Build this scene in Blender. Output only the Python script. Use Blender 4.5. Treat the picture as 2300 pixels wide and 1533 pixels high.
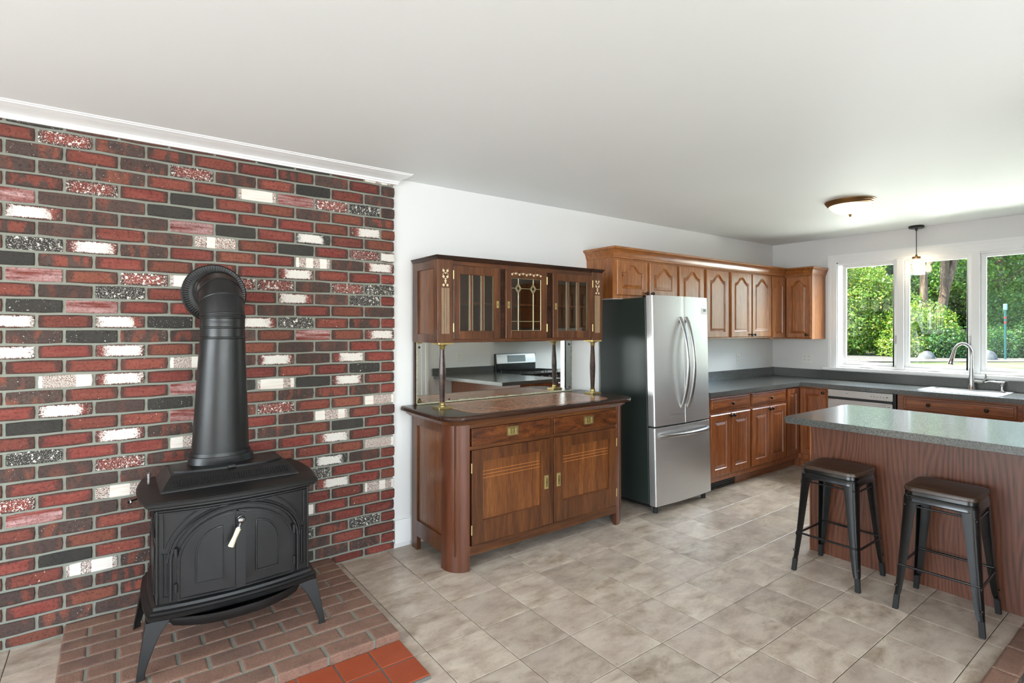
import bpy, bmesh, math, random
import numpy as np
from mathutils import Vector, Matrix
from mathutils.geometry import tessellate_polygon

for o in list(bpy.data.objects):
    bpy.data.objects.remove(o, do_unlink=True)
SC = bpy.context.scene
COL = SC.collection
PI = math.pi
random.seed(7)

# ------------------------------------------------------------------ camera
CAMH = 1.49
cam = bpy.data.cameras.new('camera')
cam.sensor_fit = 'HORIZONTAL'; cam.sensor_width = 36.0
cam.lens = 1204.08 / 2300 * 36
cam.shift_y = -29.2 / 2300
cam.clip_start = 0.05; cam.clip_end = 300
camo = bpy.data.objects.new('camera', cam); COL.objects.link(camo)
camo.location = (0, 0, CAMH); camo.rotation_euler = (PI/2, 0, -0.6351)
SC.camera = camo

# ------------------------------------------------------------------ world, sun, window daylight, added kitchen fill, exposure
W = bpy.data.worlds.new('sky'); SC.world = W; W.use_nodes = True
nt = W.node_tree; bg = nt.nodes['Background']
sky = nt.nodes.new('ShaderNodeTexSky'); sky.sky_type = 'NISHITA'
sky.sun_disc = False; sky.sun_elevation = math.radians(48); sky.sun_rotation = math.radians(-35)
nt.links.new(sky.outputs[0], bg.inputs[0]); bg.inputs[1].default_value = 0.55

def light(name, kind, loc, rot, energy, color, **k):
    d = bpy.data.lights.new(name, kind); d.energy = energy; d.color = color
    for a, b in k.items(): setattr(d, a, b)
    o = bpy.data.objects.new(name, d); COL.objects.link(o); o.location = loc; o.rotation_euler = rot
    return o
SUN = Vector((-0.50, 0.40, 0.77)).normalized()
sun = light('sun', 'SUN', (20, 10, 20), (0, 0, 0), 11.0, (1.0, 0.95, 0.86), angle=0.01)
sun.rotation_euler = SUN.to_track_quat('Z', 'Y').to_euler()
# daylight entering by the windows of the walls behind the camera
light('daylight_side', 'AREA', (-3.43, 0.35, 1.45), (0, -PI/2, 0), 132, (0.85, 0.93, 1.0), shape='RECTANGLE', size=1.5, size_y=3.3)
light('daylight_rear', 'AREA', (0.6, -3.83, 1.45), (PI/2, 0, 0), 135, (0.90, 0.96, 1.0), shape='RECTANGLE', size=4.4, size_y=1.5)
# added unseen lamps outside the kitchen window, brightening it like sky and sunlit ground
light('fill_kitchen_high', 'AREA', (7.55, 1.73, 2.95), (0, math.radians(48), 0), 290, (0.90, 0.96, 1.0), shape='RECTANGLE', size=1.1, size_y=2.6)
light('fill_kitchen_low', 'AREA', (10.2, 1.73, -0.15), (0, math.radians(116), 0), 400, (0.97, 1.0, 0.95), shape='RECTANGLE', size=1.6, size_y=5.0)
SC.view_settings.view_transform = 'Standard'; SC.view_settings.look = 'None'
SC.view_settings.gamma = 1.0; SC.view_settings.use_curve_mapping = False
SC.view_settings.exposure = 0.86

# ------------------------------------------------------------------ helpers
def lin(c):
    c /= 255.0
    return c/12.92 if c <= 0.04045 else ((c+0.055)/1.055)**2.4
def rgb(r, g, b, k=1.0): return (min(lin(r)*k, 1), min(lin(g)*k, 1), min(lin(b)*k, 1), 1)

class NT:
    """small node-building helper"""
    def __init__(s, name):
        s.m = bpy.data.materials.new(name); s.m.use_nodes = True
        s.t = s.m.node_tree; s.p = s.t.nodes['Principled BSDF']; s.out = s.t.nodes['Material Output']
    def n(s, typ, **k):
        nd = s.t.nodes.new('ShaderNode' + typ)
        for a, b in k.items(): setattr(nd, a, b)
        return nd
    def put(s, sock, v):
        if hasattr(v, 'is_output'): s.t.links.new(v, sock)
        elif v is not None: sock.default_value = v
    def coord(s, kind='Object', scale=(1, 1, 1), off=None):
        tc = s.n('TexCoord'); mp = s.n('Mapping')
        s.t.links.new(tc.outputs[kind], mp.inputs[0]); mp.inputs['Scale'].default_value = scale
        if off is not None: s.put(mp.inputs['Location'], off)
        return mp.outputs[0]
    def rand(s):
        return s.n('ObjectInfo').outputs['Random']
    def math(s, op, a, b=None, c=None, clamp=False):
        nd = s.n('Math', operation=op, use_clamp=clamp)
        for i, v in enumerate((a, b, c)):
            if v is not None: s.put(nd.inputs[i], v)
        return nd.outputs[0]
    def vmath(s, op, a, b=None):
        nd = s.n('VectorMath', operation=op)
        s.put(nd.inputs[0], a)
        if b is not None: s.put(nd.inputs[1], b)
        return nd.outputs[0]
    def noise(s, vec, scale, detail=4, rough=0.55, dist=0.0):
        nd = s.n('TexNoise'); s.put(nd.inputs['Vector'], vec)
        s.put(nd.inputs['Scale'], scale); nd.inputs['Detail'].default_value = detail
        nd.inputs['Roughness'].default_value = rough; nd.inputs['Distortion'].default_value = dist
        return nd.outputs[0]
    def ramp(s, fac, stops, interp='LINEAR'):
        nd = s.n('ValToRGB'); nd.color_ramp.interpolation = interp
        cr = nd.color_ramp
        while len(cr.elements) < len(stops): cr.elements.new(0.5)
        for e, (p, c) in zip(cr.elements, stops):
            e.position = p; e.color = c if hasattr(c, '__len__') else (c, c, c, 1)
        s.put(nd.inputs[0], fac)
        return nd.outputs[0]
    def mix(s, fac, a, b, mode='MIX'):
        nd = s.n('Mix', data_type='RGBA', blend_type=mode)
        s.put(nd.inputs[0], fac); s.put(nd.inputs[6], a); s.put(nd.inputs[7], b)
        return nd.outputs[2]
    def bump(s, h, strength=0.3, dist=0.01):
        nd = s.n('Bump'); nd.inputs['Strength'].default_value = strength; nd.inputs['Distance'].default_value = dist
        s.put(nd.inputs['Height'], h); s.t.links.new(nd.outputs[0], s.p.inputs['Normal'])
    def set(s, **k):
        for a, b in k.items(): s.put(s.p.inputs[a.replace('_', ' ')], b)
        return s.m

def plain(name, c, rough=0.5, metal=0.0, **k):
    t = NT(name)
    nz = t.noise(t.coord('Object', (1, 1, 1)), 60, 3)
    col = t.mix(nz, tuple(v*0.92 for v in c[:3]) + (1,), c)
    t.set(Base_Color=col, Roughness=rough, Metallic=metal)
    for a, b in k.items(): t.put(t.p.inputs[a.replace('_', ' ')], b)
    return t.m

def tess(loops):
    return tessellate_polygon([[Vector((p[0], p[1], 0)) for p in L] for L in loops])

WLOC = {}
def wloc(o): return WLOC.get(o.name, Vector((0, 0, 0)))
def setp(o, label=None, cat=None, group=None, kind=None):
    if label: o['label'] = label
    if cat: o['category'] = cat
    if group: o['group'] = group
    if kind: o['kind'] = kind
    return o
def thing(name, label, cat, loc, group=None):
    o = bpy.data.objects.new(name, None); COL.objects.link(o); o.location = loc
    o.empty_display_size = 0.05
    WLOC[o.name] = Vector(loc)
    return setp(o, label, cat, group)

class MB:
    """collects shapes; build() links them as one mesh object"""
    def __init__(s, T=None): s.v = []; s.f = []; s.T = T
    def add(s, vs, fs):
        b = len(s.v)
        s.v += [Vector(s.T(*p)) for p in vs] if s.T else [Vector(p) for p in vs]
        s.f += [tuple(b+i for i in f) for f in fs]
        return s
    def box(s, x0, x1, y0, y1, z0, z1):
        return s.add([(x0,y0,z0),(x1,y0,z0),(x1,y1,z0),(x0,y1,z0),(x0,y0,z1),(x1,y0,z1),(x1,y1,z1),(x0,y1,z1)],
                     [(0,3,2,1),(4,5,6,7),(0,1,5,4),(1,2,6,5),(2,3,7,6),(3,0,4,7)])
    def loft(s, rings, caps=True, closed=True):
        """rings of equal length joined by quads"""
        n = len(rings[0]); vs = [p for r in rings for p in r]; fs = []
        for k in range(len(rings)-1):
            for i in range(n if closed else n-1):
                j = (i+1) % n
                fs.append((k*n+i, k*n+j, (k+1)*n+j, (k+1)*n+i))
        if caps:
            fs.append(tuple(range(n-1, -1, -1))); fs.append(tuple((len(rings)-1)*n+i for i in range(n)))
        return s.add(vs, fs)
    def prism(s, poly, n0, n1):
        """(u,v) polygon extruded along the third local axis"""
        n = len(poly); vs = [(p[0], p[1], n0) for p in poly] + [(p[0], p[1], n1) for p in poly]
        fs = [(i, (i+1) % n, n+(i+1) % n, n+i) for i in range(n)]
        for t in tess([poly]): fs.append(t); fs.append(tuple(n+i for i in reversed(t)))
        return s.add(vs, fs)
    def tube(s, pts, r, seg=8, closed=False, caps=True, flat=None):
        pts = [Vector(p) for p in pts]; m = len(pts)
        rs = r if hasattr(r, '__len__') else [r]*m
        rings = []; ref = None
        for i, p in enumerate(pts):
            if closed: d = pts[(i+1) % m] - pts[i-1]
            else: d = pts[min(i+1, m-1)] - pts[max(i-1, 0)]
            if d.length < 1e-9: d = Vector((0, 0, 1))
            d.normalize()
            if ref is None:
                ref = Vector((0, 0, 1)) if abs(d.z) < 0.9 else Vector((1, 0, 0))
            a = (ref - d*ref.dot(d))
            if a.length < 1e-6: a = d.orthogonal()
            a.normalize(); ref = a; b = d.cross(a)
            fx = flat or 1.0
            rings.append([tuple(p + a*(rs[i]*math.cos(2*PI*k/seg)) + b*(rs[i]*fx*math.sin(2*PI*k/seg))) for k in range(seg)])
        if closed: rings.append(rings[0])
        return s.loft(rings, caps=(caps and not closed))
    def lathe(s, c, axis, prof, seg=16, sx=1.0, sy=1.0):
        """prof = [(radius, height along axis)]"""
        c = Vector(c); ax = Vector(axis).normalized()
        a = ax.orthogonal().normalized() if abs(ax.z) < 0.99 else Vector((1, 0, 0))
        b = ax.cross(a)
        rings = [[tuple(c + ax*h + a*(r*sx*math.cos(2*PI*k/seg)) + b*(r*sy*math.sin(2*PI*k/seg))) for k in range(seg)] for r, h in prof]
        return s.loft(rings)
    def build(s, name, mat, parent=None, smooth=None, bevel=0, bseg=2, recalc=True, origin=None):
        me = bpy.data.meshes.new(name)
        off = wloc(parent) if parent else Vector(origin or (0, 0, 0))
        me.from_pydata([tuple(v - off) for v in s.v], [], s.f)
        if recalc:
            bm = bmesh.new(); bm.from_mesh(me)
            bmesh.ops.remove_doubles(bm, verts=bm.verts, dist=1e-6)
            bmesh.ops.recalc_face_normals(bm, faces=bm.faces)
            bm.to_mesh(me); bm.free()
        me.materials.append(mat)
        o = bpy.data.objects.new(name, me); COL.objects.link(o)
        WLOC[o.name] = off.copy()
        if parent: o.parent = parent
        else: o.location = off
        if bevel:
            b = o.modifiers.new('bevel', 'BEVEL'); b.width = bevel; b.segments = bseg; b.limit_method = 'ANGLE'; b.angle_limit = math.radians(40)
        if smooth is not None:
            for p in me.polygons: p.use_smooth = True
            try: me.set_sharp_from_angle(angle=math.radians(smooth))
            except Exception: pass
        return o
def struct(o, label=None):
    o['kind'] = 'structure'
    if label: o['label'] = label
    return o
def TA(x0, y0, z0=0):   # a face on the long wall: u = +x, v = up, n = towards the room
    return lambda u, v, n: (x0+u, y0-n, z0+v)
def TB(x0, y0, z0=0):   # a face on the window wall: u = -y, v = up, n = towards the room
    return lambda u, v, n: (x0-n, y0-u, z0+v)
def TC(x0, y0, z0=0):   # a face on the wall opposite: u = -x, v = up, n = +y
    return lambda u, v, n: (x0-u, y0+n, z0+v)
def rrect(x0, x1, y0, y1, r, seg=6, corners=(1, 1, 1, 1)):
    """counter-clockwise rounded rectangle; corners = (x0y0, x1y0, x1y1, x0y1)"""
    pts = []
    for k, (cx, cy, a0) in enumerate(((x0, y0, PI), (x1, y0, 1.5*PI), (x1, y1, 0), (x0, y1, 0.5*PI))):
        if not corners[k]: pts.append((cx, cy)); continue
        rr = r*corners[k]
        ox = cx + (rr if k in (0, 3) else -rr); oy = cy + (rr if k in (0, 1) else -rr)
        for i in range(seg+1):
            a = a0 + 0.5*PI*i/seg
            pts.append((ox + rr*math.cos(a), oy + rr*math.sin(a)))
    return pts
def inset(poly, d):
    n = len(poly); out = []
    for i in range(n):
        p0, p1, p2 = Vector(poly[i-1]), Vector(poly[i]), Vector(poly[(i+1) % n])
        e1 = (p1-p0).normalized(); e2 = (p2-p1).normalized()
        n1 = Vector((-e1.y, e1.x)); n2 = Vector((-e2.y, e2.x)); m = n1+n2
        if m.length < 1e-6: m = n1.copy()
        m.normalize(); k = max(m.dot(n1), 0.5)
        q = p1 + m*(d/k); out.append((q.x, q.y))
    return out

# ------------------------------------------------------------------ materials
def wood(name, dark, mid, light_, axis=2, scale=9.0, rough=0.30, coat=0.45, stretch=0.07, pore=0.55, k=1.0, spec=0.5):
    t = NT(name)
    sc = [1, 1, 1]; sc[axis] = stretch
    r = t.rand()
    base = t.coord('Object', tuple(sc), off=None)
    vec = t.vmath('ADD', base, (3.1, 1.7, 5.3))
    g = t.noise(vec, scale, 6, 0.6, 1.2)
    fine = t.noise(vec, scale*9, 3, 0.6, 0.3)
    col = t.ramp(g, [(0.28, dark), (0.5, mid), (0.72, light_)])
    f2 = t.ramp(fine, [(0.40, 1.0-pore), (0.56, 1.0)])
    col = t.mix(1.0, col, f2, 'MULTIPLY')
    t.set(Base_Color=col, Roughness=rough, Coat_Weight=coat, Coat_Roughness=0.2)
    t.p.inputs['Specular IOR Level'].default_value = spec
    t.bump(fine, 0.08, 0.003)
    return t.m
M = {}
OAK = (rgb(132, 74, 34), rgb(162, 98, 48), rgb(184, 122, 66))
OK_ = dict(scale=20, stretch=.05, pore=.38)
M['oak_v'] = wood('oak_vertical', *OAK, axis=2, **OK_)
M['oak_x'] = wood('oak_along_x', *OAK, axis=0, **OK_)
M['oak_y'] = wood('oak_along_y', *OAK, axis=1, **OK_)
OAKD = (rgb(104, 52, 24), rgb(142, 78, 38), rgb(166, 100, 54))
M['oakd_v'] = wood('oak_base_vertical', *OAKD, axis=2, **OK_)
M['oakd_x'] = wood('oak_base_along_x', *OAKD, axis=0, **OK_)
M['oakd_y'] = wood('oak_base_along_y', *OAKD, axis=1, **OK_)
MAH = (rgb(58, 30, 12), rgb(88, 48, 20), rgb(110, 64, 28))
M['mah_v'] = wood('walnut_stain_vertical', *MAH, axis=2, scale=12, rough=0.34, coat=0.3, pore=0.35)
M['mah_x'] = wood('walnut_stain_along_x', *MAH, axis=0, scale=12, rough=0.34, coat=0.3, pore=0.35)
M['mah_burl'] = wood('walnut_stain_figured', rgb(50, 24, 10), rgb(96, 50, 21), rgb(126, 72, 32), axis=0, scale=16, rough=0.3, coat=0.4, stretch=0.3, pore=0.35)
M['mah_panel'] = wood('walnut_stain_panel', rgb(90, 48, 20), rgb(112, 64, 28), rgb(130, 78, 36), axis=2, scale=16, rough=0.34, coat=0.3, pore=0.35)
M['mah_red'] = wood('walnut_stain_red', rgb(70, 36, 20), rgb(90, 48, 28), rgb(106, 60, 38), axis=2, scale=7, rough=0.3, coat=0.25, pore=0.15)
M['mah_dark'] = wood('walnut_stain_dark', rgb(34, 20, 14), rgb(56, 34, 24), rgb(74, 48, 34), axis=0, scale=12, rough=0.25, coat=0.0, pore=0.3, spec=0.35)
M['seatwood'] = wood('dark_stained_seat', rgb(44, 30, 20), rgb(66, 46, 32), rgb(84, 60, 42), axis=1, scale=14, rough=0.4, coat=0.1)

def island_wood():
    t = NT('oak_veneer_panel')
    c = t.coord('Object', (1, 1, 1))
    n1 = t.noise(t.coord('Object', (1, 1.6, 0.5)), 2.2, 2, 0.5)
    sep = t.n('SeparateXYZ'); t.put(sep.inputs[0], c)
    y, z = sep.outputs[1], sep.outputs[2]
    # cathedral figure: parabola-like rings that repeat along the veneer leaves
    ym = t.math('PINGPONG', t.math('ADD', y, t.math('MULTIPLY', n1, 0.16)), 0.24)
    q = t.math('MULTIPLY', t.math('POWER', t.math('ADD', ym, 0.03), 0.75), 210.0)
    ph = t.math('ADD', q, t.math('MULTIPLY', z, 16.0))
    ph = t.math('ADD', ph, t.math('MULTIPLY', n1, 14.0))
    w = t.math('SINE', ph)
    fine = t.noise(t.coord('Object', (1, 1, 0.04)), 120, 3, 0.6)
    f = t.math('ADD', t.math('MULTIPLY', w, 0.16), fine)
    col = t.ramp(f, [(0.2, rgb(70, 40, 27)), (0.5, rgb(98, 58, 40)), (0.8, rgb(112, 68, 48))])
    t.set(Base_Color=col, Roughness=0.36, Coat_Weight=0.15, Coat_Roughness=0.2)
    return t.m
M['panel'] = island_wood()

def laminate():
    t = NT('grey_speckled_laminate')
    c = t.coord('Object', (1, 1, 1))
    a = t.noise(c, 260, 2, 0.7); b = t.noise(c, 420, 2, 0.6); d = t.noise(c, 4, 3)
    col = t.ramp(a, [(0.36, rgb(46, 48, 46)), (0.5, rgb(74, 76, 73)), (0.64, rgb(100, 102, 98))])
    col = t.mix(t.ramp(b, [(0.62, 0.0), (0.70, 0.7)]), col, rgb(134, 134, 124))
    col = t.mix(t.ramp(d, [(0.3, 0.0), (0.8, 0.25)]), col, rgb(70, 70, 68))
    t.set(Base_Color=col, Roughness=0.24, Specular_IOR_Level=0.75, Coat_Weight=0.35, Coat_Roughness=0.12)
    return t.m
M['laminate'] = laminate()

def wallpaint(name, c, rough=0.6):
    t = NT(name)
    n = t.noise(t.coord('Object', (1, 1, 1)), 1.3, 3); f = t.noise(t.coord('Object', (1, 1, 1)), 160, 2)
    t.set(Base_Color=t.mix(n, tuple(x*0.97 for x in c[:3])+(1,), c), Roughness=rough)
    t.bump(f, 0.03, 0.002)
    return t.m
M['wall'] = wallpaint('white_wall_paint', (0.77, 0.765, 0.75, 1))
M['ceiling'] = wallpaint('ceiling_paint', (0.82, 0.84, 0.83, 1))
M['trim'] = wallpaint('white_gloss_trim', (0.86, 0.86, 0.85, 1), 0.3)
M['plate'] = plain('white_plastic', rgb(235, 233, 228), 0.35)
M['steel'] = None
def stainless(name, c, rough, axis=2, aniso=0.5):
    t = NT(name)
    sc = [40, 40, 40]; sc[axis] = 0.5
    g = t.noise(t.coord('Object', tuple(sc)), 6, 3, 0.6)
    col = t.mix(g, tuple(v*0.88 for v in c[:3])+(1,), c)
    r = t.ramp(g, [(0.2, rough*0.85), (0.8, rough*1.15)])
    t.set(Base_Color=col, Roughness=r, Metallic=1.0, Anisotropic=aniso)
    return t.m
M['steel'] = stainless('brushed_stainless', rgb(216, 215, 213), 0.40, axis=0)
M['steel_h'] = stainless('stainless_handle', rgb(176, 175, 174), 0.3, axis=2)
M['chrome'] = stainless('satin_nickel', rgb(205, 204, 202), 0.2, axis=2, aniso=0)
M['sink'] = stainless('sink_steel', rgb(170, 170, 168), 0.38, axis=1, aniso=0.3)
M['dwsteel'] = stainless('dishwasher_steel', rgb(182, 178, 172), 0.32, axis=1)
M['fridgeside'] = plain('dark_grey_cabinet_paint', rgb(38, 46, 42), 0.28, Specular_IOR_Level=0.6)
M['black'] = plain('black_plastic', rgb(20, 20, 21), 0.4)
M['blackmetal'] = plain('black_gloss_steel', rgb(9, 10, 10), 0.25, Specular_IOR_Level=0.45, Coat_Weight=0.15, Coat_Roughness=0.1)
M['rubber'] = plain('black_rubber', rgb(24, 24, 24), 0.7)
M['knob'] = plain('dark_bronze_knob', rgb(62, 54, 50), 0.28, 0.85)
M['brass'] = plain('aged_brass', rgb(168, 150, 100), 0.32, 0.85)
M['brasspale'] = plain('pale_brass', rgb(206, 184, 122), 0.3, 0.8)
M['inlay'] = plain('pale_metal_inlay', rgb(232, 214, 176), 0.35, 0.3)
M['string'] = plain('pale_wood_stringing', rgb(196, 124, 62), 0.4)
M['lead'] = plain('brass_came', rgb(176, 166, 130), 0.35, 0.8)
M['nickel'] = plain('nickel_ball', rgb(160, 160, 160), 0.18, 1.0)
M['cream'] = plain('cream_ceramic', rgb(214, 204, 172), 0.25)
M['bronze'] = plain('brushed_bronze', rgb(150, 116, 76), 0.35, 0.8)
M['screw'] = plain('tarnished_screw', rgb(60, 50, 36), 0.4, 0.7)
M['keyhole'] = plain('keyhole_shadow', rgb(12, 9, 6), 0.8)

def iron(name, c, rough):
    t = NT(name)
    n = t.noise(t.coord('Object', (1, 1, 1)), 5, 5, 0.6); f = t.noise(t.coord('Object', (1, 1, 1)), 220, 2)
    col = t.mix(n, tuple(v*0.75 for v in c[:3])+(1,), c)
    t.set(Base_Color=col, Roughness=t.ramp(n, [(0.3, rough*0.85), (0.7, rough*1.15)]), Specular_IOR_Level=0.5)
    t.bump(f, 0.12, 0.002)
    return t.m
M['iron'] = iron('black_cast_iron', rgb(15, 15, 15), 0.40)
M['pipe'] = iron('matt_black_flue', rgb(22, 23, 23), 0.36)
M['ironedge'] = iron('paler_iron_edge', rgb(27, 27, 28), 0.38)  # slightly paler iron for the raised rims, louvres and mouldings

def glass(name, tint=(1, 1, 1, 1), refl=1.0, rough=0.0, haze=0.0):
    t = NT(name)
    tr = t.n('BsdfTransparent'); tr.inputs[0].default_value = tint
    gl = t.n('BsdfGlossy'); gl.inputs['Roughness'].default_value = rough; gl.inputs[0].default_value = (1, 1, 1, 1)
    lw = t.n('LayerWeight'); lw.inputs[0].default_value = 0.5
    f = t.math('MULTIPLY', t.math('ADD', t.math('MULTIPLY', t.math('POWER', lw.outputs['Facing'], 5.0), 0.9), 0.04), refl, clamp=True)
    mx = t.n('MixShader'); t.put(mx.inputs[0], f); t.t.links.new(tr.outputs[0], mx.inputs[1]); t.t.links.new(gl.outputs[0], mx.inputs[2])
    last = mx.outputs[0]
    if haze:
        hz_ = t.n('BsdfTranslucent'); hz_.inputs[0].default_value = (1, .96, .9, 1)
        m2 = t.n('MixShader'); m2.inputs[0].default_value = haze
        t.t.links.new(last, m2.inputs[1]); t.t.links.new(hz_.outputs[0], m2.inputs[2]); last = m2.outputs[0]
    t.t.links.new(last, t.out.inputs[0])
    return t.m
M['pane'] = glass('window_glass', (0.97, 0.99, 0.98, 1), 0.75)
M['cabglass'] = glass('cabinet_glass', (0.82, 0.80, 0.78, 1), 1.9)
M['lampglass'] = glass('clear_lamp_glass', (0.95, 0.95, 0.95, 1), 1.4, 0.05, 0.05)
t = NT('old_mirror'); t.set(Base_Color=(0.95, 0.97, 0.93, 1), Metallic=1.0, Roughness=0.015); M['mirror'] = t.m
t = NT('mirror_worn_edge'); t.set(Base_Color=t.mix(t.noise(t.coord('Object', (1, 1, 1)), 55, 4), rgb(226, 222, 196), rgb(150, 144, 112)), Roughness=0.35, Metallic=0.3); M['mirroredge'] = t.m

def emis(name, c, s):
    t = NT(name); t.set(Base_Color=c); t.p.inputs['Emission Color'].default_value = c; t.p.inputs['Emission Strength'].default_value = s
    return t.m
M['bulb'] = emis('lit_bulb', (1.0, 0.82, 0.55, 1), 14)
M['domeglass'] = emis('lit_alabaster_glass', (1.0, 0.80, 0.52, 1), 0.85)
M['display'] = plain('grey_display', rgb(120, 128, 124), 0.2)

def marble():
    t = NT('brown_pink_marble')
    c = t.coord('Object', (1, 1, 1))
    a = t.noise(c, 26, 6, 0.65, 1.5); b = t.noise(c, 7, 4, 0.5, 0.8)
    col = t.ramp(a, [(0.3, rgb(128, 80, 58)), (0.48, rgb(176, 122, 94)), (0.62, rgb(200, 150, 120)), (0.75, rgb(150, 100, 76))])
    col = t.mix(t.ramp(b, [(0.35, 0.0), (0.7, 0.45)]), col, rgb(110, 92, 78))
    t.set(Base_Color=col, Roughness=0.20, Specular_IOR_Level=0.35)
    return t.m
M['marble'] = marble()

def mortar(name, c, k=1.0):
    t = NT(name)
    n = t.noise(t.coord('Object', (1, 1, 1)), 9, 4); f = t.noise(t.coord('Object', (1, 1, 1)), 130, 3)
    t.set(Base_Color=t.mix(n, tuple(v*0.8 for v in c[:3])+(1,), c), Roughness=0.9)
    t.bump(f, 0.5, 0.006)
    return t.m
M['mortar'] = mortar('grey_mortar', rgb(140, 142, 130))
M['grout'] = mortar('grey_grout', rgb(112, 110, 104))
M['tilegap'] = mortar('tile_joint', rgb(70, 62, 54))

def brick_mat(kind):
    t = NT('brick_' + kind)
    rnd = t.rand()
    obj = t.coord('Object', (1, 1, 1))
    offs = t.n('CombineXYZ')
    t.put(offs.inputs[0], t.math('MULTIPLY', rnd, 37.0)); t.put(offs.inputs[1], t.math('MULTIPLY', rnd, 13.0)); t.put(offs.inputs[2], t.math('MULTIPLY', rnd, 71.0))
    v = t.vmath('ADD', obj, offs.outputs[0])
    sep = t.n('SeparateXYZ'); t.put(sep.inputs[0], obj)
    x, z = sep.outputs[0], sep.outputs[2]
    n1 = t.noise(v, 16, 4, 0.6); n2 = t.noise(v, 90, 4, 0.65); n3 = t.noise(v, 330, 2, 0.7)
    vx = t.vmath('MULTIPLY', v, (24.0, 1.0, 9.0)); nb = t.noise(vx, 1.0, 2, 0.4)
    vs = t.vmath('MULTIPLY', v, (6.0, 1.0, 60.0)); nst = t.noise(vs, 1.0, 3, 0.5)
    red = t.mix(n1, rgb(92, 36, 30), rgb(132, 60, 48)); red = t.mix(t.ramp(nst, [(0.40, 0.0), (0.75, 0.45)]), red, rgb(146, 84, 72))
    rust = t.mix(n1, rgb(100, 52, 40), rgb(136, 78, 58))
    dark = t.mix(n1, rgb(56, 44, 40), rgb(84, 64, 56))
    blk = t.mix(n1, rgb(40, 38, 34), rgb(60, 55, 49))
    white = t.mix(n2, rgb(232, 228, 220), rgb(196, 188, 178))
    pits = t.ramp(n2, [(0.32, 0.45), (0.50, 1.0)])
    def rim(col):   # fired edges are a little darker
        ax = t.math('DIVIDE', t.math('ABSOLUTE', x), 0.1); az = t.math('DIVIDE', t.math('ABSOLUTE', z), 0.029)
        e = t.math('ADD', t.math('MAXIMUM', ax, az), t.math('MULTIPLY', t.math('SUBTRACT', n1, 0.35), 0.75))
        return t.mix(t.ramp(e, [(0.86, 0.0), (1.12, 0.75)]), col, rgb(56, 44, 38))
    def specks(col, thr, sc, c2=None):
        d = t.noise(v, sc, 2, 0.5)
        return t.mix(t.ramp(d, [(thr, 0.0), (thr+0.02, 1.0)]), col, c2 or white)
    if kind == 'red': col = rim(red)
    elif kind == 'rust': col = rim(rust)
    elif kind == 'redspot': col = specks(specks(rim(t.mix(0.35, red, rust)), 0.735, 75), 0.74, 190)
    elif kind == 'brown': col = t.mix(t.ramp(nb, [(0.50, 0.0), (0.75, 0.7)]), dark, rust)
    elif kind == 'black': col = blk
    elif kind == 'blackspot': col = specks(specks(blk, 0.70, 80), 0.70, 200)
    elif kind == 'mixed': col = rim(t.mix(t.ramp(nb, [(0.42, 0.0), (0.52, 1.0)]), dark, t.mix(0.5, red, rust)))
    elif kind == 'mixdark': col = specks(t.mix(t.ramp(nb, [(0.50, 0.0), (0.64, 0.9)]), dark, rust), 0.70, 150)
    elif kind == 'pink':
        m = t.ramp(nst, [(0.36, 0.0), (0.66, 0.75)])
        col = t.mix(t.math('MULTIPLY', m, t.ramp(n3, [(0.35, 0.3), (0.6, 1.0)])), red, rgb(208, 178, 176))
    elif kind == 'speck': col = specks(specks(rim(red), 0.61, 70), 0.60, 260)
    elif kind == 'speckdark': col = specks(specks(blk, 0.61, 70), 0.60, 260)
    elif kind in ('smear', 'smear2'):
        ox = t.math('MULTIPLY', t.math('SUBTRACT', t.math('FRACT', t.math('MULTIPLY', rnd, 17.0)), 0.45), 0.05)
        ax = t.math('DIVIDE', t.math('ABSOLUTE', t.math('SUBTRACT', x, ox)), 0.088)
        az = t.math('DIVIDE', t.math('ABSOLUTE', z), 0.029)
        d = t.math('MAXIMUM', t.math('POWER', ax, 2.0), t.math('POWER', az, 3.0))
        d = t.math('ADD', d, t.math('MULTIPLY', t.math('SUBTRACT', n1, 0.5), 1.1))
        m = t.ramp(d, [(0.25, 1.0), (1.05, 0.0)])
        g = t.math('ADD', t.math('MULTIPLY', n3, 0.62), t.math('MULTIPLY', n2, 0.38))
        m = t.math('GREATER_THAN', t.math('ADD', m, t.math('MULTIPLY', t.math('SUBTRACT', g, 0.5), 4.6)), 0.47)
        col = t.mix(m, rim(red) if kind == 'smear' else blk, white)
    elif kind == 'blocky':
        wn = t.n('TexWhiteNoise', noise_dimensions='1D')
        t.put(wn.inputs['W'], t.math('ADD', t.math('FLOOR', t.math('MULTIPLY', t.math('ADD', x, t.math('MULTIPLY', n1, 0.006)), 24.0)), t.math('MULTIPLY', rnd, 97.0)))
        a = t.ramp(n3, [(0.47, 0.0), (0.53, 1.0)])
        m = t.math('MAXIMUM', t.math('GREATER_THAN', wn.outputs[0], 0.48), t.math('MULTIPLY', a, 0.95))
        col = t.mix(m, t.mix(0.5, rust, dark), t.mix(t.ramp(nst, [(0.4, 0.0), (0.8, 0.5)]), rgb(226, 220, 210), rgb(208, 176, 160)))
    col = t.mix(1.0, col, pits, 'MULTIPLY') if kind not in ('smear', 'smear2', 'blocky') else col
    bv = t.math('ADD', t.math('MULTIPLY', t.math('FRACT', t.math('MULTIPLY', rnd, 7.7)), 0.40), 0.80 if kind not in ('smear', 'smear2', 'blocky') else 0.95)
    bc = t.n('CombineXYZ')
    for q in range(3): t.put(bc.inputs[q], bv)
    if kind not in ('smear', 'smear2', 'blocky'): col = t.mix(1.0, col, bc.outputs[0], 'MULTIPLY')
    t.set(Base_Color=col, Roughness=0.82)
    t.bump(t.math('ADD', n2, t.math('MULTIPLY', n3, 0.5)), 0.45, 0.004)
    return t.m
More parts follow.
